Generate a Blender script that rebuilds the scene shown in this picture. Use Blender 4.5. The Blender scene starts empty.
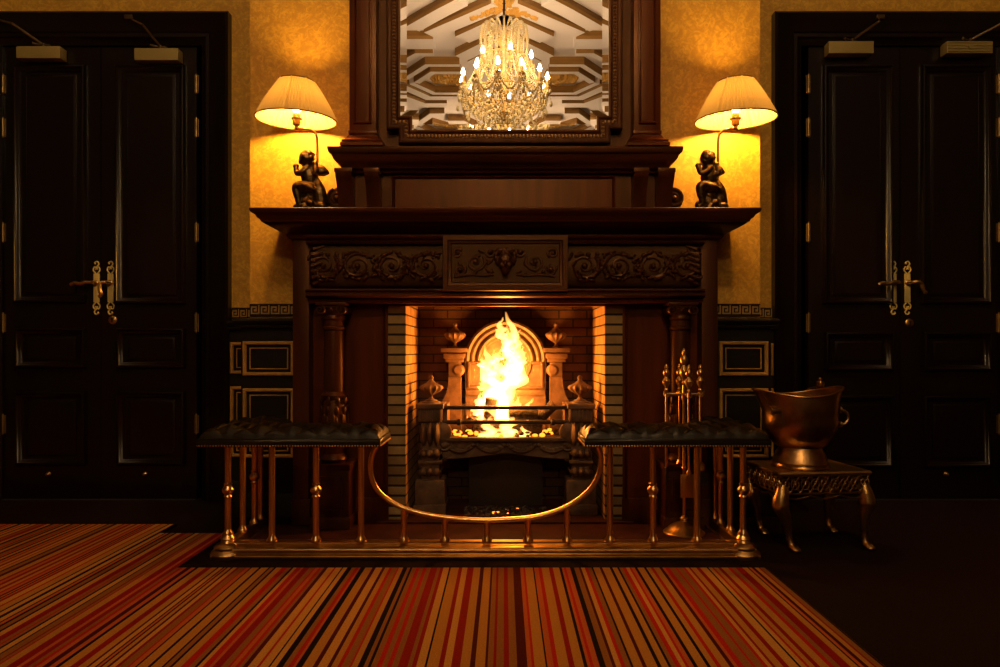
import bpy, bmesh, math, random
from mathutils import Vector, Matrix
random.seed(7)
PI = math.pi
scene = bpy.context.scene
COL = scene.collection
# ------------------------------------------------------------------ camera (eye 0.83 m, looking along +Y)
F, VX, VY, EYE = 680.0, 504.0, 350.0, 0.83
def X(px, Y): return (px - VX) * Y / F
def Z(py, Y): return EYE - (py - VY) * Y / F
cam = bpy.data.cameras.new('camera'); co = bpy.data.objects.new('camera', cam); COL.objects.link(co)
co.location = (0, 0, EYE); co.rotation_euler = (PI/2, 0, 0)
cam.sensor_width = 36; cam.lens = F*36/1000; cam.shift_x = -0.004; cam.shift_y = 0.0165
cam.clip_start = 0.05
scene.camera = co

# ------------------------------------------------------------------ materials
def mat(name, col, rough=.5, metal=0, coat=0, trans=0, emit=None, es=0, noise=None, bump=None, ior=1.5, spec=.5, tint=None):
    """noise=(scale(x,y,z), detail, colour2, lo, hi); bump=(scale, strength, dist)"""
    m = bpy.data.materials.new(name); m.use_nodes = True
    nt = m.node_tree; b = nt.nodes['Principled BSDF']
    b.inputs['Base Color'].default_value = (*col, 1)
    b.inputs['Roughness'].default_value = rough; b.inputs['Metallic'].default_value = metal
    b.inputs['Coat Weight'].default_value = coat; b.inputs['Coat Roughness'].default_value = .15
    b.inputs['Transmission Weight'].default_value = trans; b.inputs['IOR'].default_value = ior
    if emit: b.inputs['Emission Color'].default_value = (*emit, 1); b.inputs['Emission Strength'].default_value = es
    b.inputs['Specular IOR Level'].default_value = spec
    if tint: b.inputs['Specular Tint'].default_value = (*tint, 1); b.inputs['Coat Tint'].default_value = (*tint, 1)
    tc = nt.nodes.new('ShaderNodeTexCoord')
    if noise:
        mp = nt.nodes.new('ShaderNodeMapping'); mp.inputs['Scale'].default_value = noise[0]
        n = nt.nodes.new('ShaderNodeTexNoise'); n.inputs['Detail'].default_value = noise[1]; n.inputs['Scale'].default_value = 1
        r = nt.nodes.new('ShaderNodeValToRGB')
        r.color_ramp.elements[0].position = noise[3]; r.color_ramp.elements[1].position = noise[4]
        r.color_ramp.elements[0].color = (*col, 1); r.color_ramp.elements[1].color = (*noise[2], 1)
        nt.links.new(tc.outputs['Object'], mp.inputs[0]); nt.links.new(mp.outputs[0], n.inputs['Vector'])
        nt.links.new(n.outputs[0], r.inputs[0]); nt.links.new(r.outputs[0], b.inputs['Base Color'])
    if bump:
        n2 = nt.nodes.new('ShaderNodeTexNoise'); n2.inputs['Scale'].default_value = bump[0]; n2.inputs['Detail'].default_value = 3
        bp = nt.nodes.new('ShaderNodeBump'); bp.inputs['Strength'].default_value = bump[1]; bp.inputs['Distance'].default_value = bump[2]
        nt.links.new(tc.outputs['Object'], n2.inputs['Vector']); nt.links.new(n2.outputs[0], bp.inputs['Height'])
        nt.links.new(bp.outputs[0], b.inputs['Normal'])
    return m
VARN = (1,.55,.28)
WOOD = mat('mahogany', (.075,.021,.007), .36, coat=0, tint=VARN, noise=((18,18,1.6),6,(.030,.008,.003),.35,.7), bump=(60,.05,.002))
WOODR = mat('red_mahogany', (.12,.026,.008), .33, coat=0, tint=VARN, noise=((16,16,1.3),6,(.05,.01,.004),.35,.7), bump=(60,.05,.002))
WOODH = mat('mahogany_lengthwise', (.08,.021,.007), .34, coat=0, tint=VARN, noise=((1.6,18,18),6,(.024,.007,.003),.35,.7), bump=(60,.05,.002))
CARVE = mat('carved_mahogany', (.045,.013,.005), .34, coat=0, tint=VARN)
GROUNDW = mat('dull_gilt_ground', (.065,.034,.012), .6, tint=VARN, bump=(120,.3,.002))
DOORM = mat('black_brown_door_wood', (.008,.003,.0015), .30, coat=.12, spec=.45, noise=((14,14,1.2),6,(.004,.002,.001),.35,.7), bump=(70,.06,.002))
PAINTB = mat('black_dado_paint', (.010,.007,.004), .5, spec=.2)
GILT = mat('gilt_moulding_paint', (.58,.31,.06), .5, noise=((30,30,30),3,(.40,.22,.06),.4,.7))
BRASS = mat('aged_brass', (.72,.45,.15), .33, 1, noise=((14,14,14),4,(.50,.30,.10),.35,.75), bump=(40,.08,.003))
BRASSB = mat('polished_brass', (.80,.50,.18), .28, 1)
BRASSD = mat('satin_brass_plate', (.80,.66,.26), .45, .25)
STEELW = mat('brass_coloured_box', (.38,.30,.10), .55, .2)
ARMM = mat('brown_closer_arm', (.10,.06,.02), .45, .5)
COPPER = mat('beaten_copper', (.66,.40,.15), .28, 1, noise=((9,9,9),5,(.25,.11,.04),.35,.7), bump=(38,.25,.006))
BRONZE = mat('dark_bronze', (.16,.095,.035), .34, .9, noise=((60,60,60),3,(.05,.03,.012),.4,.65))
IRON = mat('cast_iron', (.05,.035,.025), .6, .5, bump=(90,.3,.003))
STONE = mat('tan_cast_iron', (.19,.10,.045), .6, .1, noise=((22,22,22),5,(.09,.045,.02),.35,.7), bump=(70,.35,.004))
STONED = mat('sooty_tan_iron', (.15,.085,.04), .6, .1, noise=((22,22,22),5,(.06,.033,.018),.35,.7), bump=(70,.35,.004))
LEATHER = mat('dark_green_leather', (.012,.008,.003), .34, coat=.05, spec=.35, bump=(260,.25,.001))
CERAMIC = mat('brown_lamp_holder', (.25,.13,.04), .4)
CHAR = mat('charred_bark', (.02,.013,.010), .85, noise=((25,25,60),5,(.10,.045,.02),.45,.75), bump=(60,.8,.01))
ASH = mat('ash', (.10,.075,.055), .95, noise=((50,50,50),5,(.02,.015,.012),.4,.6), bump=(90,.9,.02))
FLOORM = mat('dark_brown_carpet', (.016,.007,.005), .95, spec=.05, noise=((160,160,160),2,(.010,.005,.004),.4,.6), bump=(400,.6,.004))
HEARTHM = mat('dark_red_hearth_tile', (.055,.014,.007), .75, spec=.15, noise=((8,8,8),4,(.03,.008,.004),.4,.6))
ROOMW = mat('dim_room_wall', (.07,.03,.012), .8)
CRYSTAL = mat('cut_crystal', (1,.92,.66), .22, metal=.35, trans=0, ior=1.5)
CHARM = mat('gold_metal', (.85,.6,.26), .45, .6)  # gold-coloured metal of the chandelier
CEILW = mat('off_white_plaster', (.80,.76,.84), .85, bump=(30,.1,.004))
CEILB = mat('rib_side_shading', (.26,.14,.035), .7)  # brown on the rib sides stands in for warm shading of pale plaster
CEILG = mat('gilded_plaster_leaf', (.62,.36,.08), .5, .1)
CHROME = mat('dull_brass_hinge', (.34,.24,.11), .4, .9)
# emission bulbs
def emis(name, col, s):
    m = bpy.data.materials.new(name); m.use_nodes = True; nt = m.node_tree; nt.nodes.clear()
    e = nt.nodes.new('ShaderNodeEmission'); o = nt.nodes.new('ShaderNodeOutputMaterial')
    e.inputs[0].default_value = (*col, 1); e.inputs[1].default_value = s; nt.links.new(e.outputs[0], o.inputs[0]); return m
LAMP_BULB = emis('warm_lamp_bulb', (1,.50,.10), 680)
CHAN_BULB = emis('candle_bulb_glow', (1,.64,.30), 440)
EMBER = emis('glowing_ember', (1,.20,.015), 4)
def flame_mat(name, col, s):
    m = bpy.data.materials.new(name); m.use_nodes = True; nt = m.node_tree; nt.nodes.clear()
    e = nt.nodes.new('ShaderNodeEmission'); o = nt.nodes.new('ShaderNodeOutputMaterial')
    e.inputs[0].default_value = (*col, 1); e.inputs[1].default_value = s
    nt.links.new(e.outputs[0], o.inputs['Volume']); return m
FLAME = flame_mat('flame', (1,.40,.08), 190)
# pleated shade: diffuse + translucent
def shade_mat():
    m = bpy.data.materials.new('pleated_silk'); m.use_nodes = True; nt = m.node_tree; nt.nodes.clear()
    d = nt.nodes.new('ShaderNodeBsdfDiffuse'); t = nt.nodes.new('ShaderNodeBsdfTranslucent'); mx = nt.nodes.new('ShaderNodeMixShader')
    o = nt.nodes.new('ShaderNodeOutputMaterial'); d.inputs[0].default_value = (.62,.46,.20,1); t.inputs[0].default_value = (.74,.52,.19,1)
    mx.inputs[0].default_value = .040
    nt.links.new(d.outputs[0], mx.inputs[1]); nt.links.new(t.outputs[0], mx.inputs[2]); nt.links.new(mx.outputs[0], o.inputs[0]); return m
SHADE = shade_mat()
TRIMB = mat('tan_shade_binding', (.22,.12,.03), .8)
def mirror_mat():
    m = bpy.data.materials.new('mirror_glass'); m.use_nodes = True; b = m.node_tree.nodes['Principled BSDF']
    b.inputs['Metallic'].default_value = 1; b.inputs['Roughness'].default_value = 0.0; b.inputs['Base Color'].default_value = (.93,.92,.91,1); return m
MIRROR = mirror_mat()
def brick_mat(name, c1, c2, mortar, w=.15, h=.0475, ms=.004):
    m = bpy.data.materials.new(name); m.use_nodes = True; nt = m.node_tree; b = nt.nodes['Principled BSDF']
    tc = nt.nodes.new('ShaderNodeTexCoord'); sp = nt.nodes.new('ShaderNodeSeparateXYZ'); ad = nt.nodes.new('ShaderNodeMath'); cb = nt.nodes.new('ShaderNodeCombineXYZ')
    br = nt.nodes.new('ShaderNodeTexBrick')
    nt.links.new(tc.outputs['Object'], sp.inputs[0]); nt.links.new(sp.outputs[0], ad.inputs[0]); nt.links.new(sp.outputs[1], ad.inputs[1])
    nt.links.new(ad.outputs[0], cb.inputs[0]); nt.links.new(sp.outputs[2], cb.inputs[1]); nt.links.new(cb.outputs[0], br.inputs['Vector'])
    br.inputs['Color1'].default_value = (*c1,1); br.inputs['Color2'].default_value = (*c2,1); br.inputs['Mortar'].default_value = (*mortar,1)
    br.inputs['Scale'].default_value = 1; br.inputs['Brick Width'].default_value = w; br.inputs['Row Height'].default_value = h
    br.inputs['Mortar Size'].default_value = ms; br.inputs['Mortar Smooth'].default_value = .3
    nz = nt.nodes.new('ShaderNodeTexNoise'); nz.inputs['Scale'].default_value = 30; nt.links.new(tc.outputs['Object'], nz.inputs['Vector'])
    mx = nt.nodes.new('ShaderNodeMix'); mx.data_type = 'RGBA'; mx.blend_type = 'MULTIPLY'; mx.inputs[0].default_value = .45
    nt.links.new(br.outputs[0], mx.inputs[6]); nt.links.new(nz.outputs[0], mx.inputs[7]); nt.links.new(mx.outputs[2], b.inputs['Base Color'])
    bp = nt.nodes.new('ShaderNodeBump'); bp.inputs['Strength'].default_value = .8; bp.inputs['Distance'].default_value = .008; bp.invert = True
    nt.links.new(br.outputs['Fac'], bp.inputs['Height']); nt.links.new(bp.outputs[0], b.inputs['Normal']); b.inputs['Roughness'].default_value = .85
    return m
BRICK = brick_mat('cream_firebrick', (.78,.46,.18), (.58,.32,.11), (.07,.04,.02))
BRICKH = brick_mat('brick_edges', (.52,.34,.13), (.26,.15,.055), (.02,.012,.006), w=7, ms=.006)
BRICKD = brick_mat('sooty_firebrick', (.16,.07,.035), (.11,.048,.025), (.025,.015,.01))
def damask():
    m = bpy.data.materials.new('gold_damask_wallpaper'); m.use_nodes = True; nt = m.node_tree; b = nt.nodes['Principled BSDF']
    tc = nt.nodes.new('ShaderNodeTexCoord'); n = nt.nodes.new('ShaderNodeTexNoise'); n.inputs['Scale'].default_value = 9; n.inputs['Detail'].default_value = 3
    n.inputs['Distortion'].default_value = 3.5
    v = nt.nodes.new('ShaderNodeTexNoise'); v.inputs['Scale'].default_value = 32; v.inputs['Detail'].default_value = 2; v.inputs['Distortion'].default_value = 2
    nt.links.new(tc.outputs['Object'], n.inputs['Vector']); nt.links.new(tc.outputs['Object'], v.inputs['Vector'])
    mu = nt.nodes.new('ShaderNodeMath'); mu.operation = 'MULTIPLY'; nt.links.new(n.outputs[0], mu.inputs[0]); nt.links.new(v.outputs[0], mu.inputs[1])
    r = nt.nodes.new('ShaderNodeValToRGB'); r.color_ramp.elements[0].position = .18; r.color_ramp.elements[1].position = .36
    r.color_ramp.elements[0].color = (.54,.29,.028,1); r.color_ramp.elements[1].color = (.72,.42,.045,1)
    nt.links.new(mu.outputs[0], r.inputs[0]); nt.links.new(r.outputs[0], b.inputs['Base Color'])
    b.inputs['Roughness'].default_value = .62; return m
PAPER = damask()

# ------------------------------------------------------------------ mesh building
ORG = {}
class MB:
    def __init__(s): s.v = []; s.f = []; s.mi = []
    def add(s, vs, fs, mi=0):
        o = len(s.v); s.v += [Vector(p) for p in vs]; s.f += [tuple(i+o for i in f) for f in fs]; s.mi += [mi]*len(fs); return s
    def box(s, x0, x1, y0, y1, z0, z1, mi=0, b=0):
        if b > 0:
            c = Vector(((x0+x1)/2, (y0+y1)/2, (z0+z1)/2)); h = Vector((abs(x1-x0)/2, abs(y1-y0)/2, abs(z1-z0)/2)); b = min(b, *[q*.49 for q in h])
            bm = bmesh.new(); bmesh.ops.create_cube(bm, size=2)
            for v in bm.verts: v.co = Vector((v.co.x*h.x, v.co.y*h.y, v.co.z*h.z)) + c
            bmesh.ops.bevel(bm, geom=bm.edges[:], offset=b, segments=2, affect='EDGES', profile=.6)
            bm.verts.index_update()
            s.add([v.co.copy() for v in bm.verts], [[v.index for v in f.verts] for f in bm.faces], mi); bm.free(); return s
        return s.add([(x0,y0,z0),(x1,y0,z0),(x1,y1,z0),(x0,y1,z0),(x0,y0,z1),(x1,y0,z1),(x1,y1,z1),(x0,y1,z1)],
              [(0,3,2,1),(4,5,6,7),(0,1,5,4),(1,2,6,5),(2,3,7,6),(3,0,4,7)], mi)
    def lathe(s, c, prof, seg=24, mi=0, M=None, flute=None, cap=True):
        c = Vector(c); vs = []; n = len(prof)
        for (r, z) in prof:
            for k in range(seg):
                a = 2*PI*k/seg; rr = r
                if flute and flute[0] <= z <= flute[1]: rr = r*(1 - flute[3]*abs(math.sin(a*flute[2]/2)))
                p = Vector((rr*math.cos(a), rr*math.sin(a), z))
                vs.append(c + (M @ p if M else p))
        fs = [(i*seg+k, i*seg+(k+1)%seg, (i+1)*seg+(k+1)%seg, (i+1)*seg+k) for i in range(n-1) for k in range(seg)]
        if cap: fs += [tuple(range(seg-1,-1,-1)), tuple((n-1)*seg+k for k in range(seg))]
        return s.add(vs, fs, mi)
    def tube(s, pts, r, seg=8, mi=0, closed=False, flat=1.0, up=None):
        pts = [Vector(p) for p in pts]; n = len(pts); rr = r if isinstance(r, (list, tuple)) else [r]*n
        vs = []; nrm = None
        for i, p in enumerate(pts):
            t = (pts[(i+1) % n]-pts[i-1]) if closed else (pts[min(i+1, n-1)]-pts[max(i-1, 0)])
            if t.length < 1e-9: t = Vector((0,0,1))
            t.normalize()
            if nrm is None:
                a = Vector(up) if up else (Vector((0,0,1)) if abs(t.z) < .9 else Vector((1,0,0)))
                nrm = (a - t*a.dot(t)).normalized()
            else:
                nn = nrm - t*nrm.dot(t)
                nrm = nn.normalized() if nn.length > 1e-6 else nrm
            b = t.cross(nrm)
            for k in range(seg):
                a = 2*PI*k/seg; vs.append(p + nrm*math.cos(a)*rr[i] + b*math.sin(a)*rr[i]*flat)
        m = n if closed else n-1
        fs = [(i*seg+k, i*seg+(k+1)%seg, ((i+1)%n)*seg+(k+1)%seg, ((i+1)%n)*seg+k) for i in range(m) for k in range(seg)]
        if not closed: fs += [tuple(range(seg-1,-1,-1)), tuple((n-1)*seg+k for k in range(seg))]
        return s.add(vs, fs, mi)
    def ell(s, c, r, mi=0, M=None, u=12, v=8):
        c = Vector(c); r = Vector(r) if not isinstance(r, (int, float)) else Vector((r,r,r)); vs = []; fs = []
        def P(p):
            p = Vector((p[0]*r.x, p[1]*r.y, p[2]*r.z)); return c + (M @ p if M else p)
        vs.append(P((0,0,1)))
        for j in range(1, v):
            t = PI*j/v
            for k in range(u): a = 2*PI*k/u; vs.append(P((math.sin(t)*math.cos(a), math.sin(t)*math.sin(a), math.cos(t))))
        vs.append(P((0,0,-1))); L = len(vs)-1
        for k in range(u): fs.append((0, 1+k, 1+(k+1)%u)); fs.append((L, L-u+(k+1)%u, L-u+k))
        for j in range(v-2):
            for k in range(u): fs.append((1+j*u+k, 1+(j+1)*u+k, 1+(j+1)*u+(k+1)%u, 1+j*u+(k+1)%u))
        return s.add(vs, fs, mi)
    def prism(s, poly, axis, a, b, mi=0):
        """poly 2D points, extruded along axis ('x': poly=(y,z), 'y': (x,z), 'z': (x,y)) from a to b"""
        def P(p, t): return (t,p[0],p[1]) if axis == 'x' else (p[0],t,p[1]) if axis == 'y' else (p[0],p[1],t)
        n = len(poly); vs = [P(p,a) for p in poly]+[P(p,b) for p in poly]
        fs = [tuple(range(n)), tuple(range(2*n-1,n-1,-1))]+[(k,(k+1)%n,n+(k+1)%n,n+k) for k in range(n)]
        return s.add(vs, fs, mi)
    def sweep(s, path, N, prof, closed=False, mi=0):
        path = [Vector(p) for p in path]; N = Vector(N).normalized(); n = len(path); m = len(prof); vs = []
        for i, p in enumerate(path):
            ds = []
            if closed or i > 0: ds.append((p-path[i-1]).normalized())
            if closed or i < n-1: ds.append((path[(i+1)%n]-p).normalized())
            ss = [d.cross(N) for d in ds]
            if len(ss) == 2:
                h = ss[0]+ss[1]; h = h/(h.length_squared/2) if h.length > 1e-6 else ss[0]
            else: h = ss[0]
            for (u, v) in prof: vs.append(p + h*u + N*v)
        fs = [(i*m+k, i*m+(k+1)%m, ((i+1)%n)*m+(k+1)%m, ((i+1)%n)*m+k) for i in range(n if closed else n-1) for k in range(m)]
        if not closed: fs += [tuple(range(m)), tuple((n-1)*m+k for k in range(m-1,-1,-1))]
        return s.add(vs, fs, mi)
    def frame(s, x0, x1, z0, z1, Y, prof, mi=0):   # rectangular moulding on a face looking to -Y; u>0 grows outward, v towards the viewer
        return s.sweep([(x0,Y,z0),(x1,Y,z0),(x1,Y,z1),(x0,Y,z1)], (0,-1,0), prof, True, mi)
    def move(s, M, start=0):
        for i in range(start, len(s.v)): s.v[i] = M @ s.v[i]
        return s
    def build(s, name, m, parent=None, smooth=True, ang=38, mods=None, recalc=True):
        me = bpy.data.meshes.new(name)
        o = bpy.data.objects.new(name, me)
        if parent is not None: off = ORG[parent.name]
        else:
            xs = [v.x for v in s.v]; ys = [v.y for v in s.v]; zs = [v.z for v in s.v]
            off = Vector(((min(xs)+max(xs))/2, (min(ys)+max(ys))/2, min(zs)))
        me.from_pydata([tuple(v-off) for v in s.v], [], s.f)
        for mm in (m if isinstance(m, (list, tuple)) else [m]): me.materials.append(mm)
        me.polygons.foreach_set('material_index', s.mi)
        if recalc:
            bm = bmesh.new(); bm.from_mesh(me); bmesh.ops.recalc_face_normals(bm, faces=bm.faces[:]); bm.to_mesh(me); bm.free()
        if smooth:
            me.polygons.foreach_set('use_smooth', [True]*len(me.polygons)); me.set_sharp_from_angle(angle=math.radians(ang))
        me.update(); COL.objects.link(o)
        if parent is not None: o.parent = parent
        else: o.location = off
        ORG[o.name] = off
        for md in (mods or []):
            q = o.modifiers.new(md[0].lower(), md[0])
            for k, v in md[1].items(): setattr(q, k, v)
        return o
ORGANIC = lambda vox, it=3: [('REMESH', dict(mode='VOXEL', voxel_size=vox, use_smooth_shade=True)), ('SMOOTH', dict(factor=.5, iterations=it))]
def tag(o, label=None, cat=None, group=None, kind=None):
    if label: o['label'] = label
    if cat: o['category'] = cat
    if group: o['group'] = group
    if kind: o['kind'] = kind
    return o
def thing(name, loc, label, cat, group=None, kind=None):
    o = bpy.data.objects.new(name, None); COL.objects.link(o); o.location = loc; o.empty_display_size = .05
    ORG[o.name] = Vector(loc); return tag(o, label, cat, group, kind)
def dup(root, loc, rz=0, label=None, group=None):
    r = root.copy(); COL.objects.link(r); r.location = loc; r.rotation_euler = (0,0,rz)
    if label: r['label'] = label
    if group: r['group'] = group
    for ch in list(root.children):
        c = ch.copy(); COL.objects.link(c); c.parent = r
        for g in list(ch.children):
            d = g.copy(); COL.objects.link(d); d.parent = c
    return r
def R(ax, a): return Matrix.Rotation(a, 3, ax)
def arc(cx, cz, r, a0, a1, n): return [(cx+r*math.cos(a0+(a1-a0)*i/n), cz+r*math.sin(a0+(a1-a0)*i/n)) for i in range(n+1)]
def spline(pts, n=8):
    pts = [Vector(p) for p in pts]; out = []
    P = [pts[0]*2-pts[1]]+pts+[pts[-1]*2-pts[-2]]
    for i in range(1, len(P)-2):
        for k in range(n):
            t = k/n; a, b, c, d = P[i-1], P[i], P[i+1], P[i+2]
            out.append(.5*((2*b)+(c-a)*t+(2*a-5*b+4*c-d)*t*t+(3*b-a-3*c+d)*t**3))
    out.append(pts[-1]); return out
OUTY = (0,-1,0)

CX = .006
YB, YR = 3.43, 3.75          # breast face, recess wall face
CEIL = 4.9
# ================================================================== ROOM SHELL
m = MB().box(-5.2,5.2,-9.2,4.0,-.1,0); tag(m.build('floor', FLOORM), 'dark brown short pile carpet covering the room floor', 'floor', kind='structure')
fo = bpy.data.objects['floor']
# walls
m = MB()
BXL, BXR = X(250,YB), X(760,YB)
m.box(-5.0,-2.95,YR,YR+.2,0,CEIL); m.box(-1.60,1.60,YR,YR+.2,0,CEIL); m.box(2.88,5.0,YR,YR+.2,0,CEIL)
m.box(-2.95,-1.60,YR,YR+.2,2.62,CEIL); m.box(1.60,2.88,YR,YR+.2,2.62,CEIL)
tag(m.build('wall_back', PAPER), 'gold damask papered wall set back around the tall black doors', 'wall', kind='structure')
m = MB(); m.box(BXL,-.60,YB,YR,0,CEIL); m.box(.61,BXR,YB,YR,0,CEIL); m.box(-.60,.61,YB,YR,1.3,CEIL)
tag(m.build('wall_breast', PAPER), 'gold damask papered chimney breast behind both lamps', 'wall', kind='structure')
tag(MB().box(-5.2,-5.0,-9.2,4.0,0,CEIL).build('wall_left', ROOMW), 'plain ochre side wall', 'wall', kind='structure')
tag(MB().box(5.0,5.2,-9.2,4.0,0,CEIL).build('wall_right', ROOMW), 'plain ochre side wall opposite', 'wall', kind='structure')
tag(MB().box(-5.2,5.2,-9.2,-9.0,0,CEIL).build('wall_front', ROOMW), 'plain ochre end wall facing the fireplace', 'wall', kind='structure')
# ---- ceiling with plaster ribs (seen in the mirror)
MY = 3.215
def cpt(zx, zy, drop=0):      # ceiling plan point whose reflection is seen at (zx,zy) of the 4x mirror study
    px, py = 380+zx/4.0, zy/4.0
    D = F*(CEIL-drop-EYE)/(VY-py); return ((px-VX)*D/F, 2*MY-D)
ce = MB().box(-5.2,5.2,-9.2,4.0,CEIL,CEIL+.1).build('ceiling', CEILW); tag(ce, 'off-white plaster ceiling with geometric ribs', 'ceiling', kind='structure')
def rib(mb, pts, w, drop=.105, closed=False):
    P = [Vector((*cpt(*p), 0)) for p in pts]
    z1, z0 = CEIL+.005, CEIL-drop; n = len(P)
    for sgn in (1,):
        pass
    vs = []; N = Vector((0,0,1))
    for i, p in enumerate(P):
        ds = []
        if i > 0 or closed: ds.append((p-P[i-1]).normalized())
        if i < n-1 or closed: ds.append((P[(i+1)%n]-p).normalized())
        ss = [d.cross(N) for d in ds]; h = sum(ss, Vector()) / len(ss); h = h/max(h.length_squared,.3)
        # near side stays on the traced edge, rib grows to the far side (-Y)
        if h.y > 0: h = -h
        a, b = p, p + h*w
        vs += [(a.x,a.y,z1),(a.x,a.y+.02,z0+.03),(a.x,a.y-.01,z0),(b.x,b.y,z0),(b.x,b.y,z1)]
    o = len(mb.v); fs = []; mi = []
    mb.v += [Vector(v) for v in vs]
    for i in range(n if closed else n-1):
        j = (i+1) % n
        for k in range(4):
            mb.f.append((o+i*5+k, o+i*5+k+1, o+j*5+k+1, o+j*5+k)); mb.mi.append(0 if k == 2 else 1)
    if not closed: mb.f += [tuple(o+k for k in range(5)), tuple(o+(n-1)*5+k for k in range(5))]; mb.mi += [0, 0]
ribs = [([(175,95),(300,40),(445,-25)], .22), ([(105,70),(225,0),(300,-40)], .2), ([(20,120),(105,122),(212,122)], .3), ([(300,112),(400,65),(500,18)], .25),
    ([(300,192),(405,138),(500,95)], .22), ([(60,225),(140,180),(212,180)], .1), ([(40,310),(105,275),(180,226),(318,226)], .09), ([(135,300),(202,256),(322,256)], .1),
    ([(137,302),(222,342),(330,342)], .1), ([(40,290),(105,314),(200,358),(330,358)], .16), ([(40,335),(105,358),(180,386),(268,386)], .2),
    ([(100,500),(200,428),(258,428)], .12), ([(150,500),(210,470),(300,496)], .2), ([(272,458),(335,458),(400,488)], .3), ([(350,215),(420,178),(500,178)], .15)]
m = MB()
for pts, w in ribs:
    rib(m, pts, w)
    rib(m, [(996-p[0], p[1]) for p in pts], w)
# short cross ends
for (x0,y0,x1,y1) in ((212,122,222,200),(300,192,330,250),(268,386,272,432),(318,226,330,250)):
    pass
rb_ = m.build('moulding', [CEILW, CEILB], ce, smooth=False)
tag(rb_, 'raised ribs with warm shading coloured brown on their sides')
m = MB()
def foliage(cx, cy, dx, dy, n, seed):
    rnd = random.Random(seed)
    for i in range(n):
        t = rnd.random(); s = (1-t)
        zx = cx + dx*t + rnd.uniform(-1,1)*s*8; zy = cy + dy*t + rnd.uniform(-1,1)*s*20
        x, y = cpt(zx, zy); m.ell((x, y, CEIL-.05), (rnd.uniform(.02,.04), rnd.uniform(.04,.09), rnd.uniform(.03,.09)), M=R('Z', rnd.uniform(0,PI)), u=6, v=5)
foliage(325,292,-110,6,110,1); foliage(671,292,110,6,110,2)
foliage(488,-6,-122,46,110,3); foliage(508,-6,122,46,110,4)
tag(m.build('plaster_leaf', CEILG, ce), 'gilded leaf relief')

# ---- dado, chair rail, greek key, panels
zk0, zk1 = 1.0, 1.062
def greek(mb, x0, x1, Y, z0, z1, cell):
    n = max(1, round((x1-x0)/cell)); c = (x1-x0)/n; t = .0052; h = z1-z0
    mb.box(x0,x1,Y-.006,Y+.0,z0,z1,0)
    def ln(ax,az,bx,bz):
        mb.box(min(ax,bx)-t/2,max(ax,bx)+t/2,Y-.009,Y-.004,min(az,bz)-t/2,max(az,bz)+t/2,1)
    a0 = z0+.008; H = h-.016
    ln(x0+t,z1-.002,x1-t,z1-.002); ln(x0+t,z0+.002,x1-t,z0+.002)
    for k in range(n):
        ox = x0+k*c+c*.08; W = c*.84
        q = [(0,0),(0,1),(.86,1),(.86,.28),(.34,.28),(.34,.66),(.58,.66)]
        for (a,b),(d,e) in zip(q, q[1:]): ln(ox+a*W,a0+b*H,ox+d*W,a0+e*H)
        ln(ox, a0, min(x1-t, ox+W*1.15), a0)
KEYG = mat('greek_key_gold', (.42,.25,.07), .55)
RAILP = [(0,0),(.022,0),(.026,.008),(.018,.016),(.03,.024),(.034,.036),(.028,.046),(0,.05)]
gp = [(-.008,0),(-.008,.010),(-.003,.016),(.004,.017),(.009,.012),(.010,0)]
gin = [(-.004,0),(-.004,.006),(.0,.008),(.004,.006),(.004,0)]
tn = 0
def dado(x0, x1, Yw, pan, side, lab, rail_path, sx):
    """pan: list of gilt frames (x0,x1,z0,z1)"""
    global tn; tn += 1
    Yd = Yw-.03
    o = MB().box(x0,x1,Yd,Yw,0,.94).build('trim_%d' % tn, PAINTB); tag(o, lab, 'wainscot', kind='structure')
    m = MB().sweep(rail_path, (0,0,1), [(u,v+.94) for u,v in RAILP]); m.build('chair_rail', PAINTB, o)
    m = MB(); greek(m, sx[0], sx[1], Yw-.001, zk0, zk1, .047); tag(m.build('greek_key_border', [KEYG, PAINTB], o), 'gold greek key border')
    m = MB().sweep([(p[0],p[1],0) for p in rail_path], (0,0,1), [(0,0),(.02,0),(.02,.1),(.012,.115),(.0,.12)]); m.build('skirting', PAINTB, o)
    for (a,b,c,d) in pan:
        mm = MB().frame(a+.011,b-.011,c+.011,d-.011,Yd,gp); mm.frame(a+.036,b-.036,c+.036,d-.036,Yd,[(u*.6,v*.7) for u,v in gin])
        tag(mm.build('panel_moulding', GILT, o), 'gilt panel moulding')
Yd = YB-.03
bl, br_ = X(241,Yd), X(771,Yd)
MBW = .985                              # half width of the mantel body
pz = lambda a, b, Y: (Z(b,Y), Z(a,Y))
px0, px1 = X(243,Yd), X(295,Yd)
z2, z3 = pz(341,376,Yd), pz(388,458,Yd)
dado(bl, CX-MBW, YB, [(px0,px1,*z2),(px0,px1,*z3)], 'l', 'black panelled dado with gilt mouldings below the lamp, on the side without the scuttle',
     [(bl,YR-.03,0),(bl,Yd,0),(CX-MBW-.002,Yd,0)], (BXL,CX-MBW))
qx0, qx1 = X(718.5,Yd), X(768,Yd)
dado(CX+MBW, br_, YB, [(qx0,qx1,*z2),(qx0,qx1,*z3)], 'r', 'black panelled dado with gilt mouldings behind the copper coal scuttle',
     [(CX+MBW+.002,Yd,0),(br_,Yd,0),(br_,YR-.03,0)], (CX+MBW,BXR))
Yd2 = YR-.03
al, ar = X(228,3.70), X(775,3.70)       # architrave outer edges
dado(al, bl-.001, YR, [(al+.005,bl+.06,*pz(342,374,Yd2)),(al+.005,bl+.06,*pz(386,457,Yd2))], 'l', 'narrow black dado strip with gilt moulding beside the door nearest the rug corner',
     [(al,Yd2,0),(bl-.03,Yd2,0)], (al,BXL))
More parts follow.
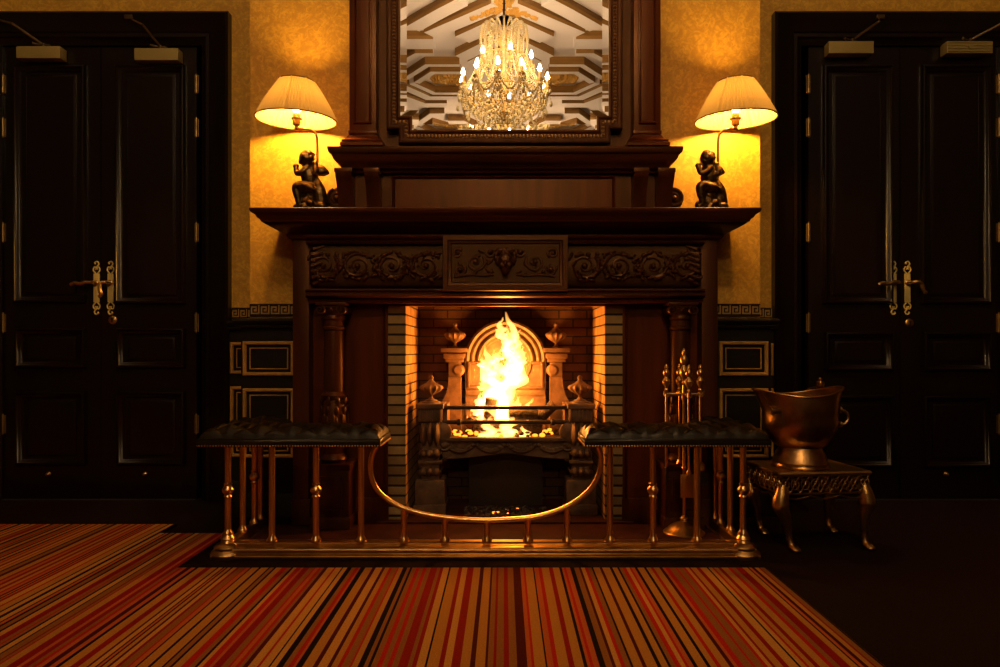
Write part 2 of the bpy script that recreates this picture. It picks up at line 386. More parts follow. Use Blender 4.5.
dado(br_+.001, ar, YR, [(br_-.06,ar-.002,*pz(343,376,Yd2)),(br_-.06,ar-.002,*pz(388,457,Yd2))], 'r', 'narrow black dado strip with gilt moulding beside the door behind the scuttle',
     [(br_+.03,Yd2,0),(ar,Yd2,0)], (BXR,ar))

# ================================================================== DOORS
ARCH = [(0,0),(0,.05),(-.012,.06),(-.03,.055),(-.045,.045),(-.10,.04),(-.112,.03),(-.13,.03),(-.14,.012),(-.165,.0),(-.165,-.06),(0,-.06)]
def architrave(xo0, xo1, ztop, n, lab):
    m = MB().sweep([(xo0,YR,0),(xo0,YR,ztop),(xo1,YR,ztop),(xo1,YR,0)], (0,-1,0), [(-u,v) for u,v in ARCH])
    o = m.build('trim_%d' % n, DOORM); tag(o, lab, 'door frame', kind='structure'); return o
ZT = Z(11,3.70)
dl, dr = X(4,3.765), X(197,3.765)       # left pair, hinge edges
el, er = X(808,3.765), X(998,3.765)
architrave(dl-.165, al, ZT, 5, 'black-brown architrave around the pair of doors with polished reflection beside the rug')
architrave(ar, er+.165, ZT, 6, 'black-brown architrave around the pair of doors behind the coal scuttle')
YL = 3.765; ZL = 2.535
PM = [(0,0),(0,.016),(-.005,.024),(-.012,.026),(-.018,.016),(-.022,.014),(-.030,.010),(-.036,.0)]
def door(n, x0, x1, pans, handle_x, hs, hinge_x, closer, arm_to, lever, lab, striped=False):
    o = MB().box(x0+.002,x1-.002,YL,YL+.045,.006,ZL).build('door_%d' % n, DOORM); tag(o, lab, 'door', kind='structure')
    for (a,b,c,d) in pans:
        m = MB().frame(a,b,c,d,YL,[(u,v) for u,v in PM]); m.frame(a+.058,b-.058,c+.05,d-.05,YL,[(0,0),(0,.006),(-.012,.010),(-.012,0)])
        m.box(a+.07,b-.07,YL-.008,YL,c+.062,d-.062)
        m.build('panel', DOORM, o)
    # hinges
    for zc in (2.30, 2.06, 1.48, .98, .42):
        m = MB(); 
        for k in range(3): m.lathe((hinge_x,YL-.008,zc+(k-1)*.034), [(.0075,-.016),(.0075,.016)], 10)
        m.lathe((hinge_x,YL-.008,zc), [(.003,-.058),(.0055,-.054),(.003,-.05)], 8); m.lathe((hinge_x,YL-.008,zc), [(.003,.05),(.0055,.054),(.003,.058)], 8)
        m.box(hinge_x-.012,hinge_x+.012,YL-.004,YL-.001,zc-.05,zc+.05)
        m.build('hinge', CHROME, o)
    # closer
    if closer:
        a, b, zc = closer
        m = MB().box(a,b,YL-.062,YL-.002,zc-.033,zc+.033,0,.004)
        if striped:
            for k in range(4): m.box(a+.006,b-.006,YL-.068,YL-.058,zc-.026+k*.016,zc-.020+k*.016,0)
            m.lathe(((a+b)/2,YL-.066,zc), [(.012,-.004),(.014,0),(.012,.006)], 14, M=R('X',PI/2))
        c = m.build('door_closer', STEELW, o); tag(c, 'brass-coloured closer box' if not striped else 'closer box with its cover off')
        xs = (a+b)/2 + (.02 if arm_to[0] > (a+b)/2 else .01)
        m = MB().lathe((xs,YL-.032,zc+.03), [(.014,0),(.014,.012),(.008,.016),(.008,.03)], 12)
        m.tube([(xs,YL-.03,zc+.052),(xs+(arm_to[0]-xs)*.5+.03,YL-.13,(zc+arm_to[1])/2+.03),(arm_to[0],YL-.05,arm_to[1])], .007, 6, flat=.5)
        m.tube([(xs+.03,YL-.02,zc+.052),(xs-.03,YL-.03,zc+.056),(xs-.05,YL-.05,zc+.054)], .007, 6)
        m.box(arm_to[0]-.022,arm_to[0]+.022,YL-.075,YL-.045,arm_to[1]-.012,arm_to[1]+.012,0,.003)
        m.build('closer_arm', ARMM, c)
    # handle plate
    hx = handle_x; za, zb = Z(306,YL)-.0, Z(270,YL)
    m = MB().box(hx-.016,hx+.016,YL-.007,YL-.0005,za+.02,zb-.02,0,.002)
    for s_ in (1,-1):
        zc = (zb-.02) if s_ > 0 else (za+.02)
        for q in (1,-1):
            sp = [(hx+q*.004,YL-.004,zc),(hx+q*.018,YL-.004,zc+s_*.018),(hx+q*.012,YL-.004,zc+s_*.036),(hx+q*.002,YL-.004,zc+s_*.03),(hx+q*.006,YL-.004,zc+s_*.022)]
            m.tube(spline(sp,5), .0042, 6)
        sp = [(hx,YL-.004,zc+s_*.036),(hx+s_*.012,YL-.004,zc+s_*.052),(hx+s_*.004,YL-.004,zc+s_*.066),(hx-s_*.010,YL-.004,zc+s_*.060),(hx-s_*.006,YL-.004,zc+s_*.052)]
        m.tube(spline(sp,5), .0045, 6)
    pl = m.build('handle_plate', BRASSD, o); tag(pl, 'ornate pierced brass handle plate')
    zl = Z(283,YL)
    m = MB().lathe((hx,YL-.006,zl), [(.016,0),(.016,.006),(.010,.010),(.009,.045),(.010,.05)], 14, M=R('X',PI/2))
    if lever == 'out':
        pts = [(hx,YL-.05,zl),(hx+hs*.03,YL-.055,zl-.002),(hx+hs*.06,YL-.055,zl-.010),(hx+hs*.09,YL-.055,zl-.004),(hx+hs*.112,YL-.055,zl-.016)]
    elif lever == 'down':
        pts = [(hx,YL-.05,zl),(hx-.022,YL-.06,zl-.006),(hx-.024,YL-.065,zl-.04),(hx-.016,YL-.065,zl-.068),(hx-.030,YL-.06,zl-.080)]
    else:
        pts = [(hx,YL-.05,zl),(hx+hs*.02,YL-.06,zl),(hx+hs*.045,YL-.06,zl-.012),(hx+hs*.055,YL-.06,zl-.045),(hx+hs*.07,YL-.06,zl-.06)]
    sp = spline(pts,5); m.tube(sp, [.007+.004*math.sin(PI*i/(len(sp)-1))+(.003 if i > len(sp)-4 else 0) for i in range(len(sp))], 8)
    tag(m.build('lever_handle', BRASS, pl), 'curved brass lever')
    # bottom knob and lock rose
    m = MB().lathe(((x0+x1)/2-.02,YL-.001,Z(474,YL)), [(.014,0),(.013,.006),(.006,.01),(.010,.016),(.006,.022)], 12, M=R('X',PI/2)); m.build('door_stop', BRASS, o)
    return o
def pans(pa, pb, t0, t1, m0, m1, b0, b1):
    a, b = X(pa,YL), X(pb,YL); return [(a,b,Z(t1,YL),Z(t0,YL)),(a+.01,b,Z(m1,YL),Z(m0,YL)),(a+.01,b,Z(b1,YL),Z(b0,YL))]
s1, s2 = X(101,YL), X(900,YL)
def rose(o, x, z, n='lock_rose'):
    m = MB().lathe((x,YL-.001,z), [(.024,0),(.023,.005),(.018,.008)], 18, M=R('X',PI/2)); r = m.build(n, BRASS, o)
    m = MB().box(x-.003,x+.003,YL-.0105,YL-.008,z-.012,z+.004); m.lathe((x,YL-.008,z+.006), [(.006,0),(.006,.0025)], 10, M=R('X',PI/2)); m.build('keyhole', DOORM, r)
Yc = YL-.062
d1 = door(1, dl, s1, pans(15,87,66,303,328,368,391,465), X(97,YL), -1, dl, (X(16,Yc),X(60,Yc),Z(52,Yc)), (X(-6,3.72),2.64), 'out', 'black-brown door leaf with lever pointing out, glossy reflection on its tall panel')
d2 = door(2, s1, dr, pans(116,186,66,304,328,368,391,465), X(111,YL), 1, dr, (X(134,Yc),X(178,Yc),Z(54,Yc)), (X(131,3.72),2.64), 'down', 'black-brown door leaf with round lock rose, next to the bare left dado')
rose(d2, X(113,YL), Z(320,YL))
d3 = door(3, el, s2, pans(822,892,66,304,332,371,395,467), X(893,YL), -1, el, (X(829,Yc),X(874,Yc),Z(47,Yc)), (X(878,3.72),2.64), 'out', 'black-brown door leaf behind the copper scuttle with plain closer box')
d4 = door(4, s2, er, pans(920,990,66,304,332,371,395,467), X(907,YL), 1, er, (X(947,Yc),X(993,Yc),Z(47,Yc)), (X(1008,3.72),2.64), 'side', 'black-brown door leaf with uncovered ribbed closer box, farthest from the fire', True)
rose(d4, X(909,YL), Z(323,YL))
bpy.data.objects['door_1']['label'] = 'black-brown door leaf with lever sticking out, farthest from the fire, rug side'
bpy.data.objects['door_2']['label'] = 'black-brown door leaf with hanging lever and lock rose, rug side'
# thresholds
for n_, a, b, lab in ((7, dl, dr, 'thin metal threshold strip under the doors beside the rug'), (8, el, er, 'thin metal threshold strip under the doors behind the scuttle')):
    tag(MB().box(a,b,YL-.02,YL+.06,0,.006,0).build('trim_%d' % n_, mat('worn_threshold_metal_%d' % n_, (.10,.09,.09), .4, .8)), lab, 'threshold', kind='structure')

# ================================================================== STRIPED RUG
RC = [(.45,.19,.032),(.54,.25,.052),(.27,.10,.022),(.26,.010,.006),(.42,.016,.008),(.07,.006,.004),(.010,.004,.004),(.46,.10,.022)]
RM = [mat('rug_wool_%d' % i, c, .95, spec=.05, noise=((220,220,220),2,tuple(q*.6 for q in c),.35,.75), bump=(500,.7,.003)) for i, c in enumerate(RC)]
rug = MB(); rnd = random.Random(21); x = -4.2
xs_ = []
seq = [0,1,2,7,0]; drk = [3,6,4,5,6,3,4,6]
k = 0
while x < X(766,2.566):
    k += 1; c = rnd.choice(seq) if k % 2 else rnd.choice(drk)
    w = {0:.027,1:.024,2:.020,3:.013,4:.012,5:.013,6:.009,7:.015}[c]*rnd.uniform(.45,1.15)
    if k % 2 == 0 and rnd.random() < .35: w *= 1.8
    xs_.append((x, min(x+w, X(766,2.566)), c)); x += w
for (a,b,c) in xs_:
    mid = (a+b)/2
    y1 = 3.207 if mid < -1.54 else 3.05 if mid < -1.23 else 2.566
    rug.add([(a,-.6,.009),(b,-.6,.009),(b,y1,.009),(a,y1,.009),(a,-.6,.0),(b,-.6,.0),(b,y1,0),(a,y1,0)], [(0,1,2,3),(3,2,6,7),(0,4,5,1)], c)
o = rug.build('striped_rug', RM, smooth=False, recalc=False); tag(o, 'large red, tan and black striped rug in front of the fireplace', 'rug')

# ================================================================== HEARTH + FIREBOX
o = MB().box(-1.09,.93,2.80,3.16,.001,.022,0,.004).build('hearth', HEARTHM); tag(o, 'dark red hearth slab inside the brass fender', 'hearth', kind='structure')
fb = thing('firebox', (CX,3.5,0), 'brick-lined firebox holding the burning fire', 'fireplace', kind='thing')
MB().box(CX-.60,CX+.60,3.16,3.74,.001,.03).build('hearth_floor', HEARTHM, fb)
MB().box(CX-.56,CX-.47,3.22,3.72,.03,1.30).build('brick_wall', BRICK, fb)
MB().box(CX+.47,CX+.56,3.22,3.72,.03,1.30).build('brick_wall', BRICK, fb)
for q in (-1,1): MB().box(*sorted((CX+q*.471,CX+q*.56)),3.208,3.2195,.03,1.04).build('brick_edge', BRICKH, fb)
MB().box(CX-.47,CX+.47,3.66,3.74,.03,1.30).build('back_wall', BRICKD, fb)
MB().box(CX-.56,CX+.56,3.22,3.72,1.30,1.34).build('flue_hood', BRICKD, fb)
MB().box(CX-.47,CX+.47,3.23,3.30,1.044,1.30).build('lintel', BRICKD, fb)
m = MB(); m.box(CX-.47,CX+.47,3.205,3.235,1.036,1.046,0,.002); tag(m.build('lintel_bar', BRASSB, fb), 'bright metal bar along the top of the opening')

# ================================================================== FIREPLACE SURROUND
YF = 3.15
fs = thing('fireplace_surround', (CX,3.3,0), 'large carved dark mahogany fireplace surround framing the fire', 'fireplace surround')
def U(x, yf, yb=YB): return [(CX-x,yb,0),(CX-x,yf,0),(CX+x,yf,0),(CX+x,yb,0)]
# shelf: built board + moulded edge
ZS = Z(207,3.0)
m = MB().sweep(U(MBW,YF), (0,0,1), [(-.02,ZS-.118),(.012,ZS-.118),(.020,ZS-.108),(.022,ZS-.100),(.040,ZS-.092),(.070,ZS-.076),(.095,ZS-.064),(.100,ZS-.058),(.108,ZS-.056),(.112,ZS-.046),(.122,ZS-.040),(.128,ZS-.028),(.139,ZS-.022),(.143,ZS-.018),(.147,ZS-.012),(.147,ZS-.003),(.143,ZS),(-.02,ZS)])
m.box(CX-MBW+.0,CX+MBW,YF+.0,YB,ZS-.03,ZS-.0005)
m.build('shelf', WOODH, fs)
# side stiles
for s_ in (-1,1):
    a, b = sorted((CX+s_*MBW, CX+s_*(MBW-.075)))
    m = MB().box(a,b,YF,YB,0,ZS-.11,0,.003); m.box(a-.006,b+.006,YF-.006,YB,0,.14,0,.004)
    m.build('side_stile', WOOD, fs)
    a, b = sorted((CX+s_*(MBW-.075), CX+s_*.553))
    m = MB().box(a,b,3.225,YB,0,1.06); m.box(a,b,3.21,3.23,0,.13,0,.004)
    # inner flat panel and edge mouldings
    a2, b2 = sorted((CX+s_*(.60), CX+s_*(.72)))
    m.build('inner_panel', WOODR, fs)
    jx = CX+s_*.553
    m = MB(); prof = [(0,0),(.0,.012),(.006,.022),(.014,.024),(.02,.018),(.024,.008),(.032,.006),(.032,0)]
    for (u,v),(u2,v2) in zip(prof, prof[1:]): pass
    xs2 = [(jx+s_*(-.003+u), 3.225-v) for u,v in prof]
    m.prism([(p[0],p[1]) for p in xs2], 'z', .13, 1.05); m.box(*sorted((jx-s_*.003,jx+s_*.03)),3.205,3.225,.0,.13)
    m.build('opening_moulding', WOODR, fs)
# frieze body
zf0, zf1 = Z(288,3.12), Z(245,3.12)
m = MB().box(CX-MBW+.075,CX+MBW-.075,YF,YB,1.05,ZS-.11); m.build('frieze_board', WOOD, fs)
zc, hh = (zf0+zf1)/2, (zf1-zf0)/2
def bulge(z): 
    t = max(-1,min(1,(z-zc)/hh)); return YF-.055*math.sqrt(max(0,1-t*t))
CW = X(568,3.07)-CX-.0
for s_ in (-1,1):
    a, b = sorted((CX+s_*(MBW-.08), CX+s_*CW))
    prof = [(YF+.0,zc-hh)]+[(bulge(zc+hh*math.sin(t)),zc+hh*math.sin(t)) for t in [(-PI/2+PI*i/14) for i in range(15)]]
    m = MB()
    # rounded outer end: sections shrink
    secs = 24; vs = []; 
    for i in range(secs+1):
        t = i/secs; xx = a+(b-a)*t; dend = (xx-a) if s_ < 0 else (b-xx)
        k_ = 1 if dend > .05 else math.sqrt(max(.02, 1-((.05-dend)/.05)**2))
        for j in range(15):
            q = -PI/2+PI*j/14; vs.append((xx, YF-.055*math.cos(q)*k_, zc+hh*math.sin(q)*(.75+.25*k_)))
    m.add(vs, [(i*15+j,i*15+j+1,(i+1)*15+j+1,(i+1)*15+j) for i in range(secs) for j in range(14)])
    fr = m.build('frieze_cushion', GROUNDW, fs); tag(fr, 'rounded frieze with dull gilt ground')
    # carving
    c = MB(); rnd = random.Random(5)
    L = b-a; n = 4; 
    for kk in range(n):
        ux = a + L*(kk+.5)/n; uz = zc + (.02 if kk % 2 else -.02)*0; dirn = 1 if kk % 2 else -1
        pts = []
        for i in range(26):
            t = i/25; r_ = .058*(1-t)**.8+.004; an = dirn*(t*3.6*PI)+ (PI*.25)
            px_, pz_ = ux+r_*math.cos(an)*1.1, uz+r_*math.sin(an)
            pts.append((px_, bulge(pz_)-.003, pz_))
        c.tube(pts, [.0085*(1-.6*i/25) for i in range(26)], 6)
        c.ell((ux,bulge(uz)-.006,uz), (.013,.012,.013))
        for i in range(20):
            an = 2*PI*i/20+rnd.uniform(-.2,.2); r_ = rnd.uniform(.055,.078); lx, lz = ux+r_*math.cos(an)*1.15, uz+r_*math.sin(an)*.95
            if abs(lz-zc) > hh*.88 or not (a+.01 < lx < b-.01): continue
            c.ell((lx,bulge(lz)-.004,lz), (rnd.uniform(.012,.020),.009,rnd.uniform(.007,.011)), M=R('Y',-an+rnd.choice((-1,1))*rnd.uniform(.8,1.6)), u=8, v=6)
        for i in range(14):
            lx = ux+rnd.uniform(-.08,.08); lz = zc+rnd.uniform(-.06,.06)
            if a+.01 < lx < b-.01: c.ell((lx,bulge(lz)-.008,lz), .0065, u=8, v=6)
    # acanthus end
    ex = CX+s_*(MBW-.10)
    for i in range(7):
        t = i/6; q0 = zc-hh*.8+hh*1.6*t
        c.tube([(ex+s_*.012,YF-.02,q0),(ex-s_*.01,bulge(q0)-.006,q0),(ex-s_*.055,bulge(q0+.012)-.006,q0+.016)], [.006,.011,.003], 6)
    tag(c.build('frieze_carving', CARVE, fr), 'carved leafy scrolls')
# mouldings above and below frieze
m = MB().sweep([(CX-MBW+.07,YF,0),(CX+MBW-.07,YF,0)], (0,0,1), [(0,zf1+.004),(.03,zf1+.006),(.036,zf1+.014),(.030,zf1+.022),(.045,zf1+.03),(.05,zf1+.038),(.05,zf1+.044),(0,zf1+.05)])
m.sweep([(CX-MBW+.07,YF,0),(CX+MBW-.07,YF,0)], (0,0,1), [(0,zf0-.045),(.03,zf0-.045),(.045,zf0-.036),(.045,zf0-.028),(.035,zf0-.02),(.045,zf0-.012),(.04,zf0-.004),(0,zf0-.001)])
m.build('frieze_moulding', WOODH, fs)
# centre tablet
za, zb = Z(291,3.07), Z(235,3.07); YT = 3.07
m = MB().box(CX-CW,CX+CW,YT+.012,YF+.0,za,zb)
tb = m.build('centre_tablet', WOODH, fs)
m = MB().frame(CX-CW,CX+CW,za,zb,YT+.012,[(0,0),(0,.012),(-.002,.016),(-.022,.016),(-.026,.010),(-.036,.008),(-.04,0)]); m.build('tablet_frame', WOODH, tb)
m = MB().box(CX-CW+.04,CX+CW-.04,YT+.0085,YT+.012,za+.04,zb-.04); m.build('tablet_ground', GROUNDW, tb)
zt = (za+zb)/2; Yt = YT+.008
for s_ in (-1,1):
    c = MB()
    for (ox,oz,rr,dd) in ((.135,.005,.042,1),(.215,.045,.02,-1),(.205,-.03,.024,1),(.07,.05,.02,1)):
        pts = []
        for i in range(22):
            t = i/21; r_ = rr*(1-t)+.003; an = dd*t*3.2*PI+PI*.8; pts.append((CX+s_*(ox+r_*math.cos(an)), Yt-.003, zt+oz+r_*math.sin(an)))
        c.tube(pts, [.007*(1-.5*i/21) for i in range(22)], 6); c.ell((CX+s_*ox,Yt-.004,zt+oz), (.011,.010,.011))
    c.tube(spline([(CX+s_*.05,Yt-.003,zt-.05),(CX+s_*.10,Yt-.003,zt-.055),(CX+s_*.16,Yt-.003,zt-.052),(CX+s_*.225,Yt-.003,zt-.06)],6), .006, 6)
    for i in range(14):
        ox, oz = rnd.uniform(.06,.235), rnd.uniform(-.055,.06)
        c.ell((CX+s_*ox,Yt-.002,zt+oz), (.016,.006,.006), M=R('Y',rnd.uniform(0,PI)), u=8, v=6)
    tag(c.build('tablet_carving', CARVE, tb), 'carved scrolls beside the mask')
c = MB()   # mask
c.ell((CX,Yt-.012,zt+.005),(.034,.024,.045)); c.ell((CX,Yt-.018,zt-.035),(.018,.018,.022)); c.ell((CX,Yt-.034,zt-.006),(.007,.012,.016))
for s_ in (-1,1):
    c.ell((CX+s_*.013,Yt-.031,zt+.012),(.008,.006,.005)); c.ell((CX+s_*.015,Yt-.028,zt+.022),(.012,.008,.004)); c.ell((CX+s_*.018,Yt-.026,zt-.012),(.011,.010,.010))
    for i in range(6):
        a_ = .3+i*.42; c.ell((CX+s_*.043*math.cos(a_-.9),Yt-.008,zt+.012+.046*math.sin(a_-.5)),(.011,.010,.013))
for i in range(5): c.ell((CX+(i-2)*.014,Yt-.012,zt+.055),(.006,.008,.014))
c.ell((CX,Yt-.030,zt-.024),(.013,.006,.004))
tag(c.build('mask', CARVE, tb, mods=ORGANIC(.0035,2)), 'carved bearded mask')
# lintel below frieze
m = MB().sweep([(CX-MBW+.075,YF,0),(CX+MBW-.075,YF,0)], (0,0,1), [(-.05,1.046),(.008,1.046),(.014,1.056),(.010,1.066),(.002,1.070),(-.05,1.070)])
m.box(CX-MBW+.075,CX+MBW-.075,3.17,YB-.1,1.046,1.07)
m.box(CX-CW-.01,CX+CW+.01,YF-.06,YF,za-.022,za-.008,0,.003)
m.build('lintel', WOODR, fs)
# columns
for xc in (X(333,3.12), X(681,3.12)):
    yc = 3.14
    c = MB()
    c.box(xc-.085,xc+.085,yc-.075,yc+.09,.022,.30,0,.006)
    c.box(xc-.092,xc+.092,yc-.082,yc+.09,.022,.075,0,.006); c.box(xc-.092,xc+.092,yc-.082,yc+.09,.285,.315,0,.006)
    c.frame(xc-.055,xc+.055,.10,.26,yc-.075,[(0,0),(0,.008),(-.008,.01),(-.012,0)])
    col = c.build('column', WOOD, fs); tag(col, 'turned column on a panelled pedestal')
    c = MB().lathe((xc,yc,0), [(.055,.315),(.062,.33),(.055,.345),(.044,.355),(.047,.37),(.056,.40),(.060,.44),(.060,.50),(.056,.56),(.048,.60),(.055,.612),(.058,.622),(.052,.632),(.046,.64),(.047,.66),(.044,.90),(.043,.918),(.050,.924),(.050,.934),(.044,.94),(.043,.965),(.049,.972),(.049,.982),(.044,.99),(.05,1.0)], 32)
    c.build('shaft', WOOD, col)
    c = MB()   # carving on the bulb
    for k in range(9):
        a0 = 2*PI*k/9
        for j in range(5):
            zz = .42+j*.045; rr = .060
            c.ell((xc+rr*math.cos(a0+j*.08),yc+rr*math.sin(a0+j*.08),zz),(.006,.011,.021), M=R('Z',a0), u=8, v=6)
        c.ell((xc+.063*math.cos(a0),yc+.063*math.sin(a0),.51),(.007,.009,.03), M=R('Z',a0), u=8, v=6)
    c.build('bulb_carving', CARVE, col)
    c = MB().box(xc-.068,xc+.068,yc-.07,yc+.07,1.032,1.046,0,.003)
    c.lathe((xc,yc,0), [(.044,.992),(.056,1.005),(.06,1.02),(.055,1.032)], 24)
    for s_ in (-1,1):
        for yy in (yc-.062,):
            pts = []
            for i in range(24):
                t = i/23; r_ = .023*(1-t)+.002; an = PI/2 - s_*(-1)*t*3.4*PI; pts.append((xc+s_*(.050)+r_*math.cos(an)*1, yy, 1.012+r_*math.sin(an)))
            c.tube(pts, [.0065*(1-.5*i/23) for i in range(24)], 6)
        c.lathe((xc+s_*.05,yc,1.012), [(.018,-.058),(.02,-.05),(.016,0),(.02,.05)], 14, M=R('X',PI/2))
    c.tube([(xc-.045,yc-.06,1.03),(xc,yc-.062,1.024),(xc+.045,yc-.06,1.03)], .005, 6); c.ell((xc,yc-.06,1.015),(.01,.008,.01))
    c.build('capital', CARVE, col)

# ================================================================== OVERMANTEL
ov = thing('overmantel', (CX,3.34,ZS), 'dark mahogany overmantel with bracketed shelf around the mirror', 'overmantel')
ZO = Z(146,3.155); OB = .785     # base half width
YO = 3.26
m = MB().box(CX-OB,CX+OB,YO,YB,ZS,ZO-.1); 
m.box(CX-OB,CX+OB,YO-.008,YO,ZS,ZS+.022,0,.003); bs = m.build('base', WOOD, ov)
m = MB().frame(X(392,YO),X(615,YO),ZS+.028,Z(176,YO),YO,[(0,0),(0,.010),(-.008,.016),(-.014,.006),(-.016,.0)]); m.box(X(392,YO)+.016,X(615,YO)-.016,YO-.004,YO,ZS+.044,Z(176,YO)-.016)
m.build('base_panel', WOODR, bs)
m = MB().sweep([(CX-.715,YB,0),(CX-.715,YO,0),(CX+.715,YO,0),(CX+.715,YB,0)], (0,0,1), [(-.02,ZO-.105),(.03,ZO-.105),(.035,ZO-.095),(.055,ZO-.09),(.060,ZO-.080),(.070,ZO-.070),(.082,ZO-.062),(.090,ZO-.05),(.094,ZO-.035),(.106,ZO-.028),(.110,ZO-.015),(.110,ZO-.003),(.106,ZO),(-.02,ZO)])
m.box(CX-OB,CX+OB,YO,YB,ZO-.03,ZO-.0005); m.build('shelf', WOODH, ov)
def consola(xa, xb):
    z1_ = ZO-.095; z0_ = ZS+.024; H = z1_-z0_; m = MB()
    poly = [(YO,z1_)]+[(YO-.085, z1_), (YO-.09,z1_-.02),(YO-.082,z1_-.04),(YO-.072,z1_-.05)]+[(YO-.074+.06*(t**.7), z1_-.05-(H-.05)*t) for t in [i/10 for i in range(11)]]+[(YO,z0_)]
    m.prism(poly, 'x', xa, xb); m.box(xa-.004,xb+.004,YO-.092,YO,z1_-.022,z1_-.002,0,.003); m.box(xa-.003,xb+.003,YO-.02,YO,z0_,z0_+.012,0,.002); return m
for (pa, pb) in ((336,352),(365,379),(634,648),(658,674)):
    consola(X(pa,3.19), X(pb,3.19)).build('bracket', WOOD, ov)
# carved side scrolls
for s_ in (-1,1):
    x0_ = CX+s_*(OB-.008); m = MB(); zc_ = Z(187,3.24)
    poly = [(x0_,ZS+.002),(x0_,ZS+.155),(x0_+s_*.02,ZS+.16),(x0_+s_*.05,ZS+.145),(x0_+s_*.075,ZS+.10),(x0_+s_*.07,ZS+.06),(x0_+s_*.05,ZS+.045),(x0_+s_*.085,ZS+.02),(x0_+s_*.09,ZS+.002)]
    m.prism(poly, 'y', YO+.02, YO+.06)
    m.lathe((x0_+s_*.036,YO+.05,ZS+.10), [(.048,-.03),(.050,-.02),(.050,.01)], 24, M=R('X',PI/2))
    pts = []
    for i in range(30):
        t = i/29; r_ = .045*(1-t)+.003; an = (PI/2)-s_*t*3.8*PI+PI*.1; pts.append((x0_+s_*.036+r_*math.cos(an), YO+.018, ZS+.10+r_*math.sin(an)))
    m.tube(pts, .008, 6); m.ell((x0_+s_*.036,YO+.015,ZS+.10),(.015,.014,.015))
    m.tube(spline([(x0_+s_*.03,YO+.018,ZS+.05),(x0_+s_*.05,YO+.016,ZS+.03),(x0_+s_*.085,YO+.018,ZS+.015)],6), [.012]*13, 6)
    m.build('side_scroll', CARVE, ov)
# upper back and pilasters
ZTOP = 2.86
YP = 3.235
m = MB().box(X(385,YP)-.0,X(623,YP),YP+.02,YB,ZO,ZTOP); m.box(X(349,3.2),X(661,3.2),3.26,YB,ZO,ZTOP); m.build('back_board', WOOD, ov)
for (pa, pb) in ((349,376),(634,661)):
    a, b = X(pa,3.17), X(pb,3.17); m = MB().box(a,b,3.175,3.27,ZO+.05,ZTOP-.1,0,.003)
    m.frame(a+.022,b-.022,ZO+.11,ZTOP-.17,3.175,[(0,0),(0,.010),(-.006,.013),(-.012,.004),(-.012,0)]); m.box(a-.004,b+.004,3.17,3.27,ZO+.062,ZO+.078,0,.003)
    pl_ = m.build('pilaster', WOODR, ov)
    m = MB().sweep([(a,3.27,0),(a,3.175,0),(b,3.175,0),(b,3.27,0)], (0,0,1), [(-.02,ZO),(.036,ZO),(.036,ZO+.012),(.028,ZO+.02),(.030,ZO+.028),(.018,ZO+.034),(.010,ZO+.044),(.004,ZO+.056),(-.02,ZO+.056)]); m.build('pilaster_base', WOODR, pl_)
m = MB().sweep([(X(349,3.2),YB,0),(X(349,3.2),3.17,0),(X(661,3.2),3.17,0),(X(661,3.2),YB,0)], (0,0,1), [(-.02,ZTOP-.1),(.01,ZTOP-.1),(.03,ZTOP-.07),(.08,ZTOP-.03),(.1,ZTOP-.02),(.1,ZTOP),(-.02,ZTOP)]); m.box(X(349,3.2),X(661,3.2),3.17,YB,ZTOP-.04,ZTOP-.001)
m.build('cornice', WOODH, ov)

# ================================================================== MIRROR
mi = thing('mirror', (CX,MY,ZO), 'large wall mirror with stepped corners reflecting the lit chandelier', 'mirror')
gx0, gx1 = X(399.5,MY), X(609.5,MY); st = (X(411.5,MY)-gx0); gz0 = Z(131.5,MY); gz1 = Z(117.5,MY); gt = 2.70
def outline(e):
    return [(gx0+st-e,gz0-e),(gx1-st+e,gz0-e),(gx1-st+e,gz1-e),(gx1+e,gz1-e),(gx1+e,gt+e),(gx0-e,gt+e),(gx0-e,gz1-e),(gx0+st-e,gz1-e)]
bv = X(406.8,MY)-gx0
o_ = outline(0); i_ = outline(-bv); vs = [(x_,MY-.0014,z_) for x_,z_ in o_]+[(x_,MY,z_) for x_,z_ in i_]
g = MB().add(vs, [tuple(range(8,16))]+[(k,(k+1)%8,8+(k+1)%8,8+k) for k in range(8)])
g.add([(x_,MY+.008,z_) for x_,z_ in o_], [tuple(range(7,-1,-1))])
g.build('glass', MIRROR, mi, smooth=False)
FRP = [(-.004,-.01),(-.004,.012),(.004,.016),(.010,.013),(.014,.008),(.034,.008),(.040,.014),(.048,.018),(.056,.016),(.060,.008),(.060,-.01)]
m = MB().sweep([(x_,MY,z_) for x_,z_ in outline(0)], OUTY, FRP, True); fr_ = m.build('frame', WOOD, mi)
m = MB(); pts = outline(.024)
for k in range(8):
    p, q = Vector((pts[k][0],0,pts[k][1])), Vector((pts[(k+1)%8][0],0,pts[(k+1)%8][1])); L = (q-p).length; n = max(1,int(L/.0165))
    for i in range(n):
        c = p+(q-p)*((i+.5)/n); 
        hor = abs(q.x-p.x) > abs(q.z-p.z); a_, b_ = (.0055,.0075) if hor else (.0075,.0055)
        m.ell((c.x,MY-.011,c.z),(a_,.007,b_), u=6, v=4)
BEADM = mat('worn_gilt_beads', (.42,.22,.07), .35, .5)
tag(m.build('beading', BEADM, fr_), 'row of small worn gilt beads')

